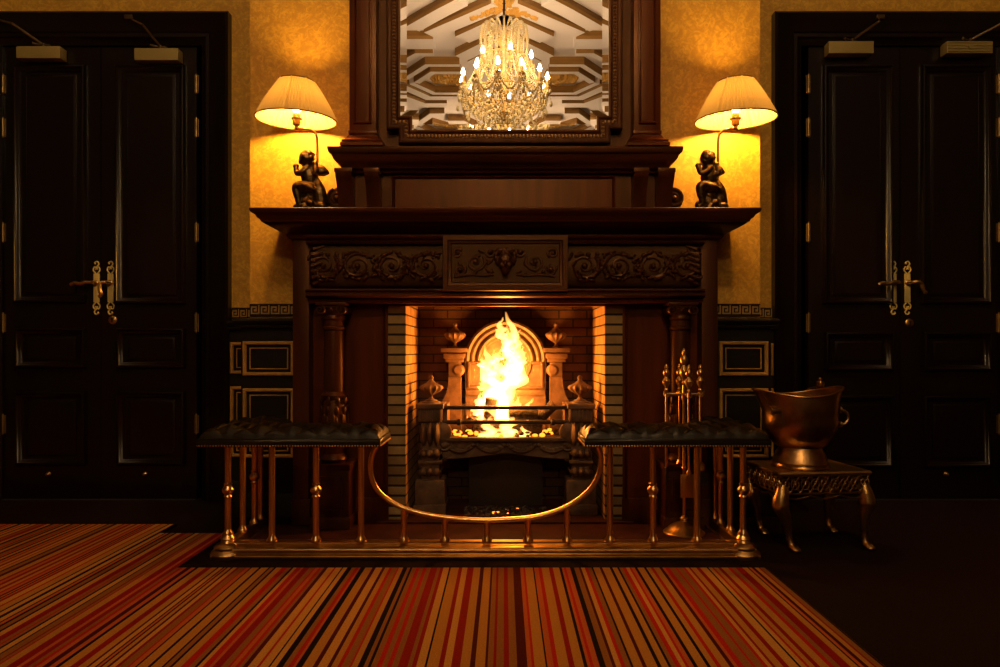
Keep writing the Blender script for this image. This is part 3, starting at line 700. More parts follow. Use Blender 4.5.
# ================================================================== TABLE LAMPS
def cherub(mb, s):     # s = +1 faces -x (left lamp) ; local coords, seated on a rock
    FT = 1.28
    def e(c, r, **k): mb.ell(c, tuple(q*FT for q in r) if isinstance(r, tuple) else r*FT, **k)
    def t(p, r, n):
        sp = spline(p, 5); k_ = len(p)-1; L_ = len(sp)-1; rr = []
        for i in range(L_+1):
            q = i/L_*k_; j = min(int(q), k_-1); rr.append((r[j]+(r[j+1]-r[j])*(q-j))*FT)
        mb.tube(sp, rr, 12)
        mb.ell(sp[0], rr[0]*.98); mb.ell(sp[-1], rr[-1]*.98)
    # body, head, curls
    t([(0.005*s,0,.105),(.002*s,0,.125),(-.002*s,-.002,.15),(-.006*s,-.004,.178)], [.024,.022,.023,.018], 12)
    e((-.010*s,-.008,.212),(.021,.022,.024)); e((-.030*s,-.012,.206),(.006,.006,.006)); e((-.024*s,-.016,.200),(.010,.010,.008))
    rnd = random.Random(3)
    for i in range(34):
        a, b = rnd.uniform(0,2*PI), rnd.uniform(-.2,1.5); d = Vector((math.cos(a)*math.cos(b), math.sin(a)*math.cos(b), math.sin(b)))
        if d.x*s < -.35 and d.z < .55: continue
        e(Vector((-.008*s,-.006,.215))+d*.022, .0075, u=6, v=5)
    t([(-.006*s,-.016,.178),(-.024*s,-.024,.160),(-.040*s,-.020,.160),(-.046*s,-.012,.182)], [.011,.009,.008,.007], 8)   # arm to the mouth
    t([(-.002*s,.012,.176),(.018*s,-.016,.158),(.026*s,-.022,.166),(.022*s,-.014,.188)], [.010,.009,.008,.007], 8)
    e((-.046*s,-.012,.186),(.009,.007,.007)); e((.022*s,-.014,.192),.008)
    # legs: thigh forward, shin down, foot
    t([(.005*s,-.014,.108),(-.030*s,-.020,.112),(-.042*s,-.020,.104),(-.036*s,-.020,.070),(-.032*s,-.020,.048)], [.017,.015,.013,.010,.008], 10)
    t([(-.030*s,-.020,.046),(-.046*s,-.022,.040)], [.008,.006], 8)
    t([(.008*s,.010,.105),(-.018*s,.012,.100),(-.024*s,.008,.088),(-.010*s,-.018,.062),(-.002*s,-.026,.042)], [.017,.015,.013,.010,.008], 10)
    t([(-.002*s,-.026,.042),(-.016*s,-.032,.036)], [.008,.006], 8)
    # wings
    for i in range(6):
        a = .35+i*.28; L = .036-.002*i
        for yy in (.014,-.004):
            c = Vector((.020*s,yy+.004,.168)); d = Vector((s*math.cos(a*.9-.2),.15,math.sin(a*.9-.2)*.55)).normalized()
            t([c, c+d*L*.6, c+d*L], [.008,.010,.006], 6)
    # drapery, rock and trumpet-like swag
    t([(.018*s,.0,.14),(.034*s,-.008,.10),(.040*s,-.006,.06),(.048*s,-.002,.03)], [.012,.018,.020,.016], 8)
    t([(-.03*s,-.026,.118),(.0,-.034,.108),(.028*s,-.024,.092),(.044*s,-.012,.05)], [.006,.008,.008,.006], 6)
    for i in range(46):
        a = rnd.uniform(0,2*PI); r_ = rnd.uniform(.0,.046); e((r_*math.cos(a)+.008*s, r_*math.sin(a)*.8, .03+rnd.uniform(0,.085)*(1-r_/.06)),(rnd.uniform(.010,.017),.013,.012), u=8, v=6)
    return mb
def lamp(px, s, lab, Y=3.22):
    x0 = X(px,Y); t = thing('table_lamp', (x0,Y,ZS), lab, 'table lamp', 'pleated cherub lamps on the mantel')
    ORG[t.name] = Vector((0,0,0))
    m = MB().lathe((0,0,0), [(.066,0),(.070,.005),(.068,.012),(.060,.018),(.062,.024),(.056,.032),(.048,.036)], 36)
    for i in range(22): a = 2*PI*i/22; m.ell((.064*math.cos(a),.064*math.sin(a),.012),(.007,.007,.009), u=6, v=5)
    m.build('base', BRONZE, t)
    tag(cherub(MB(), 1).move(Matrix.Translation((0,0,.030)) @ Matrix.Rotation(0 if s > 0 else .18, 4, 'Z') @ Matrix.Diagonal((1.35,1.25,1.32,1)) @ Matrix.Translation((0,0,-.030))).build('cherub_figure', BRONZE, t, mods=ORGANIC(.0024,1)), 'dark bronze seated cherub figure with wings')
    zb = Z(119.5,Y)-ZS; HZ = Z(128.5,Y)-ZS; hx = -s*.050 if s > 0 else .118
    hx = X(296.5 if s > 0 else 735.5,Y)-x0
    sxb = X(316.5 if s > 0 else 719,Y)-x0          # stem foot
    m = MB().tube(spline([(sxb,.016,.16),(sxb,.014,.20),(sxb+.0*s,.010,HZ-.055),(sxb-.014*s,.004,HZ-.014),(sxb-.045*s,0,HZ-.002),(hx+.01*s,0,HZ-.002),(hx,0,HZ)],8), .0062, 10)
    m.lathe((hx,0,HZ-.010), [(.004,0),(.010,.004),(.012,.012),(.008,.020),(.010,.026)], 16)
    m.build('stem', BRASS, t)
    m = MB().lathe((hx,0,HZ+.012), [(.010,0),(.017,.004),(.019,.014),(.019,.030),(.026,.032),(.026,.037),(.018,.040),(.018,.056),(.014,.062)], 20); hd = m.build('lamp_holder', CERAMIC, t)
    ztop, zbot = Z(81.5,Y)-ZS, zb; bz = HZ+.074
    m = MB().lathe((hx,0,bz), [(.012,0),(.015,.012),(.027,.034),(.031,.052),(.026,.070),(.012,.082),(.003,.085)], 16); m.build('bulb', LAMP_BULB, hd)
    sc_x = X(296.5 if s > 0 else 735.5,Y)-x0; rb, rt = .185, .079
    n = 72; vs = []; rows = 6
    for j in range(rows+1):
        f_ = j/rows; r0 = rb+(rt-rb)*f_+.006*math.sin(PI*f_); z_ = zbot+(ztop-zbot)*f_
        for k in range(n*2):
            a = PI*k/n; am = .0036*(1-.4*f_)*(1 if k % 2 else -1)
            am += .0045*(1 if (k//2) % 9 == 0 else 0)
            vs.append((sc_x+(r0+am)*math.cos(a),(r0+am)*math.sin(a),z_))
    N2 = n*2
    m = MB().add(vs, [(j*N2+k,j*N2+(k+1)%N2,(j+1)*N2+(k+1)%N2,(j+1)*N2+k) for j in range(rows) for k in range(N2)])
    TM = Matrix.Translation((sc_x,0,(zbot+ztop)/2)) @ Matrix.Rotation(math.radians(3.6),4,'X') @ Matrix.Rotation(math.radians(1.6*s),4,'Y') @ Matrix.Translation((-sc_x,0,-(zbot+ztop)/2))
    m.move(TM)
    sh = m.build('lamp_shade', SHADE, t, smooth=False); tag(sh, 'cream pleated cone shade, lit from inside')
    for (r_, z_, w_) in ((rb+.001,zbot,.0035),(rt+.001,ztop,.0035)):
        MB().tube([(sc_x+r_*math.cos(2*PI*i/64),r_*math.sin(2*PI*i/64),z_) for i in range(64)], w_, 8, closed=True).move(TM).build('shade_binding', TRIMB, sh)
    m = MB()
    for k in range(3): a = 2*PI*k/3+.5; m.tube([(hx,0,ztop-.03),(sc_x+rt*math.cos(a),rt*math.sin(a),ztop-.002)], .0016, 5)
    m.tube([(hx,.028,HZ+.06),(hx,.036,HZ+.11),(hx,.02,ztop-.04),(hx,0,ztop-.03)], .0014, 5); m.tube([(hx,-.028,HZ+.06),(hx,-.036,HZ+.11),(hx,-.02,ztop-.04),(hx,0,ztop-.03)], .0014, 5)
    m.build('shade_carrier', BRASS, sh)
    return t
lamp(310, 1, 'lit cherub lamp standing on the mantel end farther from the coal scuttle')
lamp(709, -1, 'lit cherub lamp standing on the mantel end nearer the coal scuttle')

# ================================================================== FIRE GRATE
GY = 3.36
gr = thing('fire_grate', (CX,3.45,.03), 'ornate cast fire grate with arched fireback and four urn finials', 'fire grate')
fy = 3.56
def gx(px): return X(px, fy)
def gz(py): return Z(py, fy)
gc = gx(505.5)
# fireback plate
arcpts = arc(gc, gz(361), gx(546)-gx(505.5), 0, PI, 24)
m = MB().prism([(gx(466),gz(440)),(gx(545),gz(440))]+arcpts, 'y', fy, fy+.05)
m.prism([(gx(440),gz(440)),(gx(571),gz(440)),(gx(571),gz(404)),(gx(440),gz(404))], 'y', fy+.01, fy+.05)
fbk = m.build('fireback', STONE, gr)
m = MB()
for (rp, w, d) in ((38.5,.012,.022),(33,.010,.012),(27,.010,.020)):
    r_ = rp*fy/F; pr = [(-w,0),(-w,d*.6),(0,d),(w,d*.6),(w,0)]
    pth = [(gc+r_*math.cos(a),fy,gz(361)+r_*math.sin(a)) for a in [PI*i/28 for i in range(29)]]
    m.sweep(pth, OUTY, pr)
m.frame(gx(468),gx(543),gz(388),gz(362),fy,[(0,0),(0,.012),(-.008,.014),(-.014,0)])
m.tube([(gc+.13*math.cos(a),fy-.004,gz(362)+.13*math.sin(a)) for a in [2*PI*i/40 for i in range(40)]], .010, 6, closed=True)
m.box(gx(466),gx(545),fy-.012,fy,gz(395),gz(390),0,.004)
tag(m.build('arch_moulding', STONE, fbk), 'stepped arch mouldings')
def urn(mb, c, h, r):
    k = h/1.0
    pr = [(.30,0),(.34,.03),(.20,.08),(.12,.14),(.16,.20),(.42,.27),(.78,.36),(.98,.46),(1.0,.52),(.92,.58),(.60,.64),(.42,.68),(.30,.74),(.18,.80),(.16,.84),(.22,.90),(.14,.97),(.02,1.0)]
    pr = [(a*r, b*h) for a, b in pr]
    mb.lathe(c, pr, 48, flute=(h*.24,h*.60,12,.16)); return mb
for s_ in (-1,1):
    xa = gc+s_*(gx(556)-gx(505.5)); w = .062
    m = MB()
    # capital
    zc0, zc1 = gz(362), gz(348)
    m.box(xa-w*.75,xa+w*.75,fy-.05,fy+.06,zc0,zc0+.018,0,.003); m.box(xa-w*.9,xa+w*.9,fy-.06,fy+.06,zc0+.018,zc0+.045,0,.006); m.box(xa-w*1.08,xa+w*1.08,fy-.07,fy+.06,zc1-.022,zc1,0,.004)
    # scroll block
    zz = gz(370); m.box(xa-.032,xa+.032,fy-.03,fy+.05,gz(377),zc0,0,.006)
    m.lathe((xa-s_*.02,fy-.01,zz), [(.028,-.02),(.032,-.01),(.032,.02),(.02,.03)], 18, M=R('X',PI/2))
    # flare
    poly = [(xa-s_*.034,gz(377)),(xa+s_*.030,gz(377)),(xa+s_*.034,gz(386)),(xa+s_*.045,gz(394)),(xa+s_*.065,gz(401)),(xa+s_*.088,gz(406)),(xa+s_*.088,gz(440)),(xa-s_*.034,gz(440))]
    m.prism(poly, 'y', fy-.045, fy+.05); 
    pg = m.build('fireback_pier', STONE, gr); tag(pg, 'flared pier beside the fireback')
    urn(MB(), (xa-s_*.0,fy-.0,zc1), .135, .056).build('urn_finial', STONE, pg)
# front cheeks
def fx(px): return X(px, GY)
def fz(py): return Z(py, GY)
gfc = fx(505.5)
for s_ in (-1,1):
    xa = gfc+s_*(fx(580)-fx(505.5)); w = .058
    m = MB(); zb_ = .03
    m.box(xa-w*1.25,xa+w*1.25,GY-.06,GY+.10,zb_,fz(478),0,.012); m.box(xa-w*1.35,xa+w*1.35,GY-.07,GY+.11,zb_,zb_+.05,0,.006)
    m.box(xa-w*.8,xa+w*.8,GY-.04,GY+.08,fz(480),fz(420),0,.01)
    # knuckles
    for py_ in (470,452):
        for k in (-1,0,1): m.ell((xa+k*.030,GY-.045,fz(py_)),(.018,.026,.022))
        m.box(xa-w*.95,xa+w*.95,GY-.045,GY+.08,fz(py_)-.008,fz(py_)+.006,0,.003)
    m.box(xa-w*1.0,xa+w*1.0,GY-.055,GY+.08,fz(462),fz(459),0,.003)
    # big scroll: three reeds
    for k in (-1,0,1):
        m.ell((xa+k*.032-s_*0,GY-.04,fz(433)),(.017,.040,.058))
    m.lathe((xa-s_*w*.9,GY+.02,fz(432)), [(.045,-.01),(.05,0),(.05,.05),(.03,.06)], 20, M=R('Y',-s_*PI/2*0+0) @ R('X',PI/2))
    # head block fluted
    m.box(xa-w*1.0,xa+w*1.0,GY-.055,GY+.09,fz(421),fz(407),0,.006); m.box(xa-w*1.15,xa+w*1.15,GY-.07,GY+.10,fz(408),fz(403),0,.004)
    for k in range(6): m.box(xa-w*.92+k*w*.33,xa-w*.92+k*w*.33+.010,GY-.062,GY-.05,fz(420),fz(408),0,.003)
    m.lathe((xa,GY+.01,fz(403)), [(.05,-.004),(.046,.006),(.03,.012),(.028,.016)], 20)
    ck = m.build('cheek', STONED, gr); tag(ck, 'scrolled front pier')
    urn(MB(), (xa,GY+.01,fz(402)+.008), .125, .060).build('urn_finial', STONE, ck)
# side plates of the basket
bx0, bx1 = fx(445), fx(567)
zbk = fz(437)
for xx in (bx0, bx1):
    MB().box(xx-.012,xx+.012,GY,fy,zbk-.12,fz(404),0,.003).build('side_plate', STONE, gr)
MB().box(bx0,bx1,GY,fy,zbk-.015,zbk-.002).build('basket_floor', IRON, gr)
def bar(y_, th, rnd_=True):
    m = MB()
    if rnd_:
        m.tube([(bx0-.01,GY-.01,y_),(bx1+.01,GY-.01,y_)], th, 10)
        for xx in (bx0+.07, bx1-.07): m.lathe((xx,GY-.01,y_), [(th*1.1,-.012),(th*1.6,-.006),(th*1.6,.006),(th*1.1,.012)], 12, M=R('Y',PI/2))
    else: m.box(bx0-.015,bx1+.015,GY-.025,GY+.005,y_-th,y_+th,0,.003)
    return m.build('bar', IRON, gr)
bar(fz(407.5), .009, False); bar(fz(422), .0105)
# apron with swags
m = MB(); zt_ = fz(437)
m.box(bx0-.02,bx1+.02,GY-.035,GY+.01,zt_-.018,zt_,0,.004)
tp = [(bx0-.01+(bx1-bx0+.02)*i/24, zt_-.075-.05*math.cos(PI*(i/12-1))*0-.03*abs(math.cos(PI*i/24))) for i in range(25)]
m.prism([(bx0-.01,zt_-.015)]+[(a,b) for a,b in tp]+[(bx1+.01,zt_-.015)], 'y', GY-.015, GY+.01)
for k in range(4):
    xa, xb = bx0+(bx1-bx0)*k/4, bx0+(bx1-bx0)*(k+1)/4
    m.tube([(xa+(xb-xa)*t, GY-.02, zt_-.035-.03*math.sin(PI*t)) for t in [i/10 for i in range(11)]], [.006+.008*math.sin(PI*i/10) for i in range(11)], 6)
    for j in range(7): t = (j+.5)/7; m.ell((xa+(xb-xa)*t,GY-.024,zt_-.03-.03*math.sin(PI*t)),(.012,.008,.010), u=8, v=6)
for xx in (bx0, bx1): 
    m.lathe((xx,GY-.012,zt_-.038), [(.030,0),(.034,.006),(.026,.014),(.018,.012),(.012,.018),(.004,.022)], 20, M=R('X',PI/2))
m.build('apron', STONED, gr)
# ash pit back bricks under grate
tag(MB().box(gc-.19,gc+.19,3.50,3.56,.03,.36,0,.004).build('ash_pit_back', IRON, gr))
# ---- logs
LOGEND = mat('scorched_wood_end', (.16,.07,.03), .8)
def log(loc, L, r, rot, lab, seed):
    rnd = random.Random(seed); t = thing('log', loc, lab, 'log', 'logs burning in the grate'); ORG[t.name] = Vector((0,0,0))
    m = MB(); seg = 14; vs = []; n = 7
    for i in range(n):
        for k in range(seg):
            a = 2*PI*k/seg; rr = r*(1+rnd.uniform(-.09,.09)); vs.append((rr*math.cos(a), rr*math.sin(a), -L/2+L*i/(n-1)+rnd.uniform(-.004,.004)))
    m.add(vs, [(i*seg+k,i*seg+(k+1)%seg,(i+1)*seg+(k+1)%seg,(i+1)*seg+k) for i in range(n-1) for k in range(seg)]+[tuple(range(seg-1,-1,-1)),tuple((n-1)*seg+k for k in range(seg))])
    m.build('bark', CHAR, t, ang=60)
    for q in (-1,1): tag(MB().lathe((0,0,q*(L/2+.0005)), [(r*.8,0),(r*.78,q*.003),(r*.3,q*.004)], 14).build('cut_end', LOGEND, t), 'scorched cut end')
    t.rotation_euler = rot; return t
BZ = zbk
log((fx(508),3.44,BZ+.040),.34,.036,(0,PI/2,.05),'charred log lying lowest across the grate behind the bars',1)
log((X(490,3.45),3.47,BZ+.125),.12,.032,(.15,.12,0),'short upright charred log on the end away from the scuttle',2)
log((X(523,3.42),3.42,BZ+.108),.14,.030,(.1,PI/2,.2),'short log lying on top behind the middle bar',3)
log((X(541,3.46),3.47,BZ+.085),.19,.026,(.2,.75,.3),'leaning log propped against the grate side nearest the companion set',4)
log((X(476,3.46),3.49,BZ+.06),.13,.028,(0,PI/2,1.1),'small log pointing at the back beside the flared pier',5)
m = MB(); rnd = random.Random(9)
for i in range(90): m.ell((rnd.uniform(bx0+.04,bx1-.04),rnd.uniform(GY+.01,fy-.03),BZ+rnd.uniform(.0,.02)),(rnd.uniform(.008,.018),rnd.uniform(.008,.018),rnd.uniform(.006,.013)), u=6, v=4, M=R('Z',rnd.uniform(0,3)), mi=rnd.choice((0,0,1)))
tag(m.build('embers', [CHAR, EMBER]), 'bed of glowing embers and coals in the grate', 'embers', kind='stuff')
m = MB()
for i in range(260):
    a = rnd.gauss(0,.10); b = rnd.uniform(3.24,3.46); m.ell((gc+max(-.2,min(.2,a)),b,.032),(rnd.uniform(.005,.016),rnd.uniform(.005,.014),rnd.uniform(.003,.010)), u=6, v=4, M=R('Z',rnd.uniform(0,3)), mi=1 if rnd.random() < .018 else 0)
tag(m.build('ash_debris', [ASH, EMBER]), 'grey ash and cinders fallen on the hearth below the grate', 'ash', kind='stuff')
# ---- flames
def tongue(mb, pts, rads, seed, seg=14, flat=.55):
    rnd = random.Random(seed); sp = spline([Vector((X(a,3.47),3.47+dy,Z(b,3.47))) for a,b,dy in pts], 8)
    n = len(sp); ph = [rnd.uniform(0,6) for _ in range(7)]
    vs = []
    for i, p in enumerate(sp):
        t = i/(n-1); q = t*(len(rads)-1); j = min(int(q), len(rads)-2); r_ = (rads[j]+(rads[j+1]-rads[j])*(q-j))*3.47/F
        wob = .45*r_*math.sin(t*17+ph[0])+.25*r_*math.sin(t*39+ph[1])
        for k in range(seg):
            a = 2*PI*k/seg; rr = r_*(1+.22*math.sin(2*a+t*9+ph[2])+.18*math.sin(3*a-t*19+ph[3])+.14*math.sin(4*a+t*37+ph[4])+.12*math.sin(t*60+ph[6]))
            vs.append((p.x+wob+rr*math.cos(a), p.y+rr*math.sin(a)*flat, p.z+.25*rr*math.sin(3*a+ph[5])))
    mb.add(vs, [(i*seg+k,i*seg+(k+1)%seg,(i+1)*seg+(k+1)%seg,(i+1)*seg+k) for i in range(n-1) for k in range(seg)]+[tuple(range(seg-1,-1,-1)),tuple((n-1)*seg+k for k in range(seg))])
T = [([(505,432,0),(502,412,0),(504,388,.01),(514,366,0),(510,345,0),(513,332,0),(506,312,0)], [13,14,12,11,7,5,4,.6]),
     ([(496,430,.01),(497,405,.01),(494,388,.01),(488,368,0),(485,346,0)], [10,13,11,6,.6]),
     ([(508,385,-.01),(516,372,-.01),(518,360,-.01),(516,346,0),(515,334,0)], [7,7,5,3,.5]),
     ([(484,432,0),(482,418,0),(478,406,0),(481,392,0)], [7,7,4,.5]),
     ([(520,432,0),(529,420,0),(527,409,0),(533,398,.0)], [8,6,4,.5]),
     ([(507,350,0),(502,336,0),(500,326,.0),(503,317,0)], [4,5,3,.5]),
     ([(478,433,-.03),(498,431,-.03),(520,432,-.03),(540,431,-.03)], [3,5,5,2]),
     ([(486,437,-.085),(490,430,-.085),(488,422,-.08),(492,414,-.08)], [7,7,4,.5]),
     ([(508,437,-.085),(506,429,-.085),(510,420,-.08),(507,410,-.08)], [8,8,5,.5]),
     ([(522,437,-.085),(524,431,-.085),(521,424,-.08)], [5,5,.5]),
     ([(494,385,0),(498,368,0),(497,358,0),(501,350,0)], [6,5,3,.5]),
     ([(513,350,0),(518,343,0),(517,336,0),(521,329,0)], [4,3,2,.4])]
rnd = random.Random(44)
for k in range(16):       # small licks leaving the body of the fire
    b = rnd.choice([(500,400,10),(490,385,8),(514,372,9),(512,350,6),(486,415,8),(524,418,9),(490,368,5)])
    x_, y_ = b[0]+rnd.uniform(-b[2],b[2]), b[1]+rnd.uniform(-10,10); q = (x_-b[0])*.5+rnd.uniform(-3,3); L = rnd.uniform(12,26)
    T.append(([(x_,y_,0),(x_+q*.7,y_-L*.4,0),(x_+q*.6,y_-L*.7,0),(x_+q*1.1,y_-L,0)], [rnd.uniform(3,5),rnd.uniform(2.5,4),rnd.uniform(1.2,2.2),.3]))
fl = thing('fire', (X(505,3.47),3.47,BZ), 'tall white and orange flames leaping above the logs', 'fire')
fl['kind'] = 'stuff'
for i, (p, r_) in enumerate(T):
    m = MB(); tongue(m, p, r_, i+1); m.build('flame', FLAME, fl, ang=180)

# ================================================================== CLUB FENDER
FYF = 2.745; FXL, FXR = X(228,FYF), X(743,FYF); FYB = 3.13
fn = thing('club_fender', (-.08,2.9,0), 'brass club fender with two padded leather corner seats around the hearth', 'fender')
RP = [(-.035,0),(.05,0),(.052,.010),(.046,.016),(.036,.020),(.036,.028),(.042,.034),(.036,.042),(.018,.048),(.012,.054),(.012,.060),(-.012,.062),(-.02,.056),(-.02,.02),(-.035,.016)]
m = MB().sweep([(FXL,FYB,.0),(FXL,FYF,.0),(FXR,FYF,.0),(FXR,FYB,.0)], (0,0,1), RP); m.build('base_rail', BRASS, fn)
for xx in (FXL, FXR): MB().lathe((xx,FYF,0), [(.066,0),(.068,.014),(.060,.024),(.052,.030),(.054,.040),(.044,.050),(.030,.056),(.026,.066),(.030,.072),(.024,.080),(.020,.088)], 28).build('corner_foot', BRASSB, fn)
SZ0, SZ1 = .458, .522
def post(x_, y_, z1_, ball, z0_=.058, r=.0125):
    pr = [(r*1.7,z0_),(r*1.7,z0_+.008),(r*1.15,z0_+.018),(r,z0_+.026)]
    if ball: zb2 = .265; pr += [(r,zb2-.030),(r*1.35,zb2-.026),(r*1.1,zb2-.018),(r*1.8,zb2-.006),(r*1.9,zb2),(r*1.8,zb2+.006),(r*1.1,zb2+.018),(r*1.35,zb2+.026),(r,zb2+.03)]
    pr += [(r,z1_)]
    o = MB().lathe((x_,y_,0), pr, 16).build('post', BRASSB, fn)
for p_, b_ in ((228,1),(272,0),(316,1),(361,0),(610,0),(653,1),(697,0),(743,1)): post(X(p_,FYF), FYF, SZ0, b_, .085 if p_ in (228,743) else .058)
for yy, b_ in ((2.90,0),(3.035,1),(3.11,0)):
    post(FXL, yy, SZ0, b_); post(FXR, yy, SZ0, b_)
# curved low rail
cr = [(377,445),(372,456),(370.5,468),(373,482),(380,493),(393,503),(412,511),(440,517),(475,520),(500,520),(535,517),(562,509),(582,497),(594,484),(600,470),(601,456),(597,444)]
pts = spline([(X(a,FYF),FYF,Z(b,FYF)) for a,b in cr], 6)
m = MB().tube(pts, .0105, 12); m.build('curved_rail', BRASSB, fn)
def rail_z(x_):
    b = min(pts, key=lambda p: abs(p.x-x_)+max(0,p.z-.3)); return b.z
for p_ in (404,445,487,528,567): post(X(p_,FYF), FYF, rail_z(X(p_,FYF))-.004, False)
# seats: tufted L shapes
def seat(xo, xi, s_):      # xo outer x, xi inner end x ; s_=+1 left seat
    W = .235; y0, y1 = FYF-.065, FYB+.02
    vs = []; n = 90; mx = 64
    ax = lambda u: xo+(xi-xo)*u
    m = MB()
    bx_, = (.032,)
    nx, ny = 72, 44
    def inside(x_, y_):     # signed distance to edge (positive inside)
        dx0 = (x_-xo)*s_; dx1 = (xi-x_)*s_; dy0 = y_-y0; dy1 = y1-y_
        d = min(dx0, dx1, dy0, dy1)
        ic = W; qx = dx0-ic; qy = dy0-ic   # removed inner quadrant where both > ic
        if qx > 0 and qy > 0: d = -min(qx,qy)
        elif qx > 0: d = min(d, ic-dy0)
        elif qy > 0: d = min(d, ic-dx0)
        else: d = min(d, math.hypot(ic-dx0, ic-dy0))
        return d
    but = []
    sp = .124
    for i in range(-30,31):
        for j in range(-30,31):
            bx2 = xo+s_*(.05+i*sp*.5*1.0); by2 = y0+.05+j*sp*.5
            if (i+j) % 2 == 0 and inside(bx2,by2) > .040: but.append((bx2,by2))
    def top(x_, y_):
        d = max(0, inside(x_,y_)); h = .052*math.sqrt(max(0,1-(1-min(1,d/.045))**2))
        u = ((x_-xo)*s_-.05)/(sp*.5); v = (y_-y0-.05)/(sp*.5)
        a = (u+v)/2; b = (u-v)/2   # diamond lattice lines at integer a,b
        la = abs(a-round(a)); lb = abs(b-round(b)); puff = min(la,lb)*2
        dd = min(1,d/.022); h += dd*(.024*(max(0,puff))**.6 - .014)
        return SZ0+.012+h
    idx = {}
    xs_l = [xo+(xi-xo)*i/150 for i in range(151)]; ys_l = [y0+(y1-y0)*j/90 for j in range(91)]
    def vtx(i, j):
        if (i,j) not in idx:
            idx[(i,j)] = len(m.v); x_, y_ = xs_l[i], ys_l[j]; m.v.append(Vector((x_,y_,top(x_,y_))))
        return idx[(i,j)]
    for i in range(150):
        for j in range(90):
            cxm, cym = (xs_l[i]+xs_l[i+1])/2, (ys_l[j]+ys_l[j+1])/2
            if inside(cxm,cym) > 0: m.f.append((vtx(i,j),vtx(i+1,j),vtx(i+1,j+1),vtx(i,j+1))); m.mi.append(0)
    # side band following the L outline
    P = [(xo,y0),(xi,y0),(xi,y0+W),(xo+s_*W,y0+W),(xo+s_*W,y1),(xo,y1)]
    if s_ < 0: P = P[::-1]
    m.sweep([(a,b,0) for a,b in P], (0,0,1), [(-.012,SZ0-.012),(0,SZ0-.012),(.003,SZ0-.002),(.005,SZ0+.010),(.003,SZ0+.020),(.000,SZ0+.022),(-.012,SZ0+.022)], True)
    st_ = m.build('seat', LEATHER, fn, ang=70, recalc=False); tag(st_, 'buttoned dark leather corner seat')
    for (bx2,by2) in but: MB().ell((bx2,by2,top(bx2,by2)+.001),(.008,.008,.005), u=8, v=5).build('button', LEATHER, st_)
    nl = MB()
    for k in range(len(P)):
        p, q = Vector((*P[k],0)), Vector((*P[(k+1)%len(P)],0)); L = (q-p).length; n = int(L/.011); dr_ = (q-p).normalized(); out = dr_.cross(Vector((0,0,1)))
        for i in range(n): c_ = p+(q-p)*((i+.5)/n)+out*.004; nl.ell((c_.x,c_.y,SZ0-.006),(.0042,.0042,.0042), u=6, v=4)
    tag(nl.build('nail_trim', BRASS, st_), 'row of small brass nails')
    bd = MB()
    bd.box(*sorted((xo+s_*.012,xi-s_*.012)), y0+.012, y0+W-.012, SZ0-.010, SZ0+.03); bd.box(*sorted((xo+s_*.012,xo+s_*(W-.012))), y0+W-.012, y1-.012, SZ0-.010, SZ0+.03)
    bd.build('seat_board', DOORM, st_)
seat(X(198,2.68), X(388,2.88), 1)
seat(X(770,2.68), X(580,2.88), -1)

# ================================================================== COMPANION SET
CY = 3.0; cxs = X(684,CY)
cs = thing('companion_set_stand', (cxs,CY,.022), 'brass companion set stand with domed foot behind the fender seat', 'fireside stand')
m = MB().lathe((cxs,CY,.022), [(.088,0),(.090,.006),(.084,.012),(.078,.014),(.066,.028),(.048,.040),(.030,.048),(.016,.054),(.014,.062),(.018,.068),(.010,.076)], 36); m.build('base', BRASS, cs)
zx = Z(394,CY)
m = MB().lathe((cxs,CY,0), [(.007,.09),(.007,.30),(.011,.31),(.007,.32),(.007,zx-.03),(.012,zx-.02),(.008,zx+.01),(.008,zx+.04)], 12); m.build('pole', BRASSB, cs)
FIN = [(.006,0),(.010,.006),(.006,.014),(.009,.022),(.016,.034),(.018,.046),(.012,.056),(.007,.064),(.012,.070),(.016,.080),(.013,.090),(.006,.098),(.009,.104),(.007,.112),(.002,.120)]
m = MB().lathe((cxs,CY,zx+.04), [(r*1.15,z*1.35) for r,z in FIN], 18); m.build('finial', BRASS, cs)
m = MB()
for a in (0,PI/2):
    d = Vector((math.cos(a),math.sin(a),0)); c = Vector((cxs,CY,zx)); m.tube([c-d*.078,c+d*.078], .0055, 8)
    for q in (-1,1): m.tube([c+d*q*.078,c+d*q*.084+Vector((0,0,.004)),c+d*q*.086+Vector((0,0,.014))], .005, 6)
m.build('hook_bar', BRASS, cs)
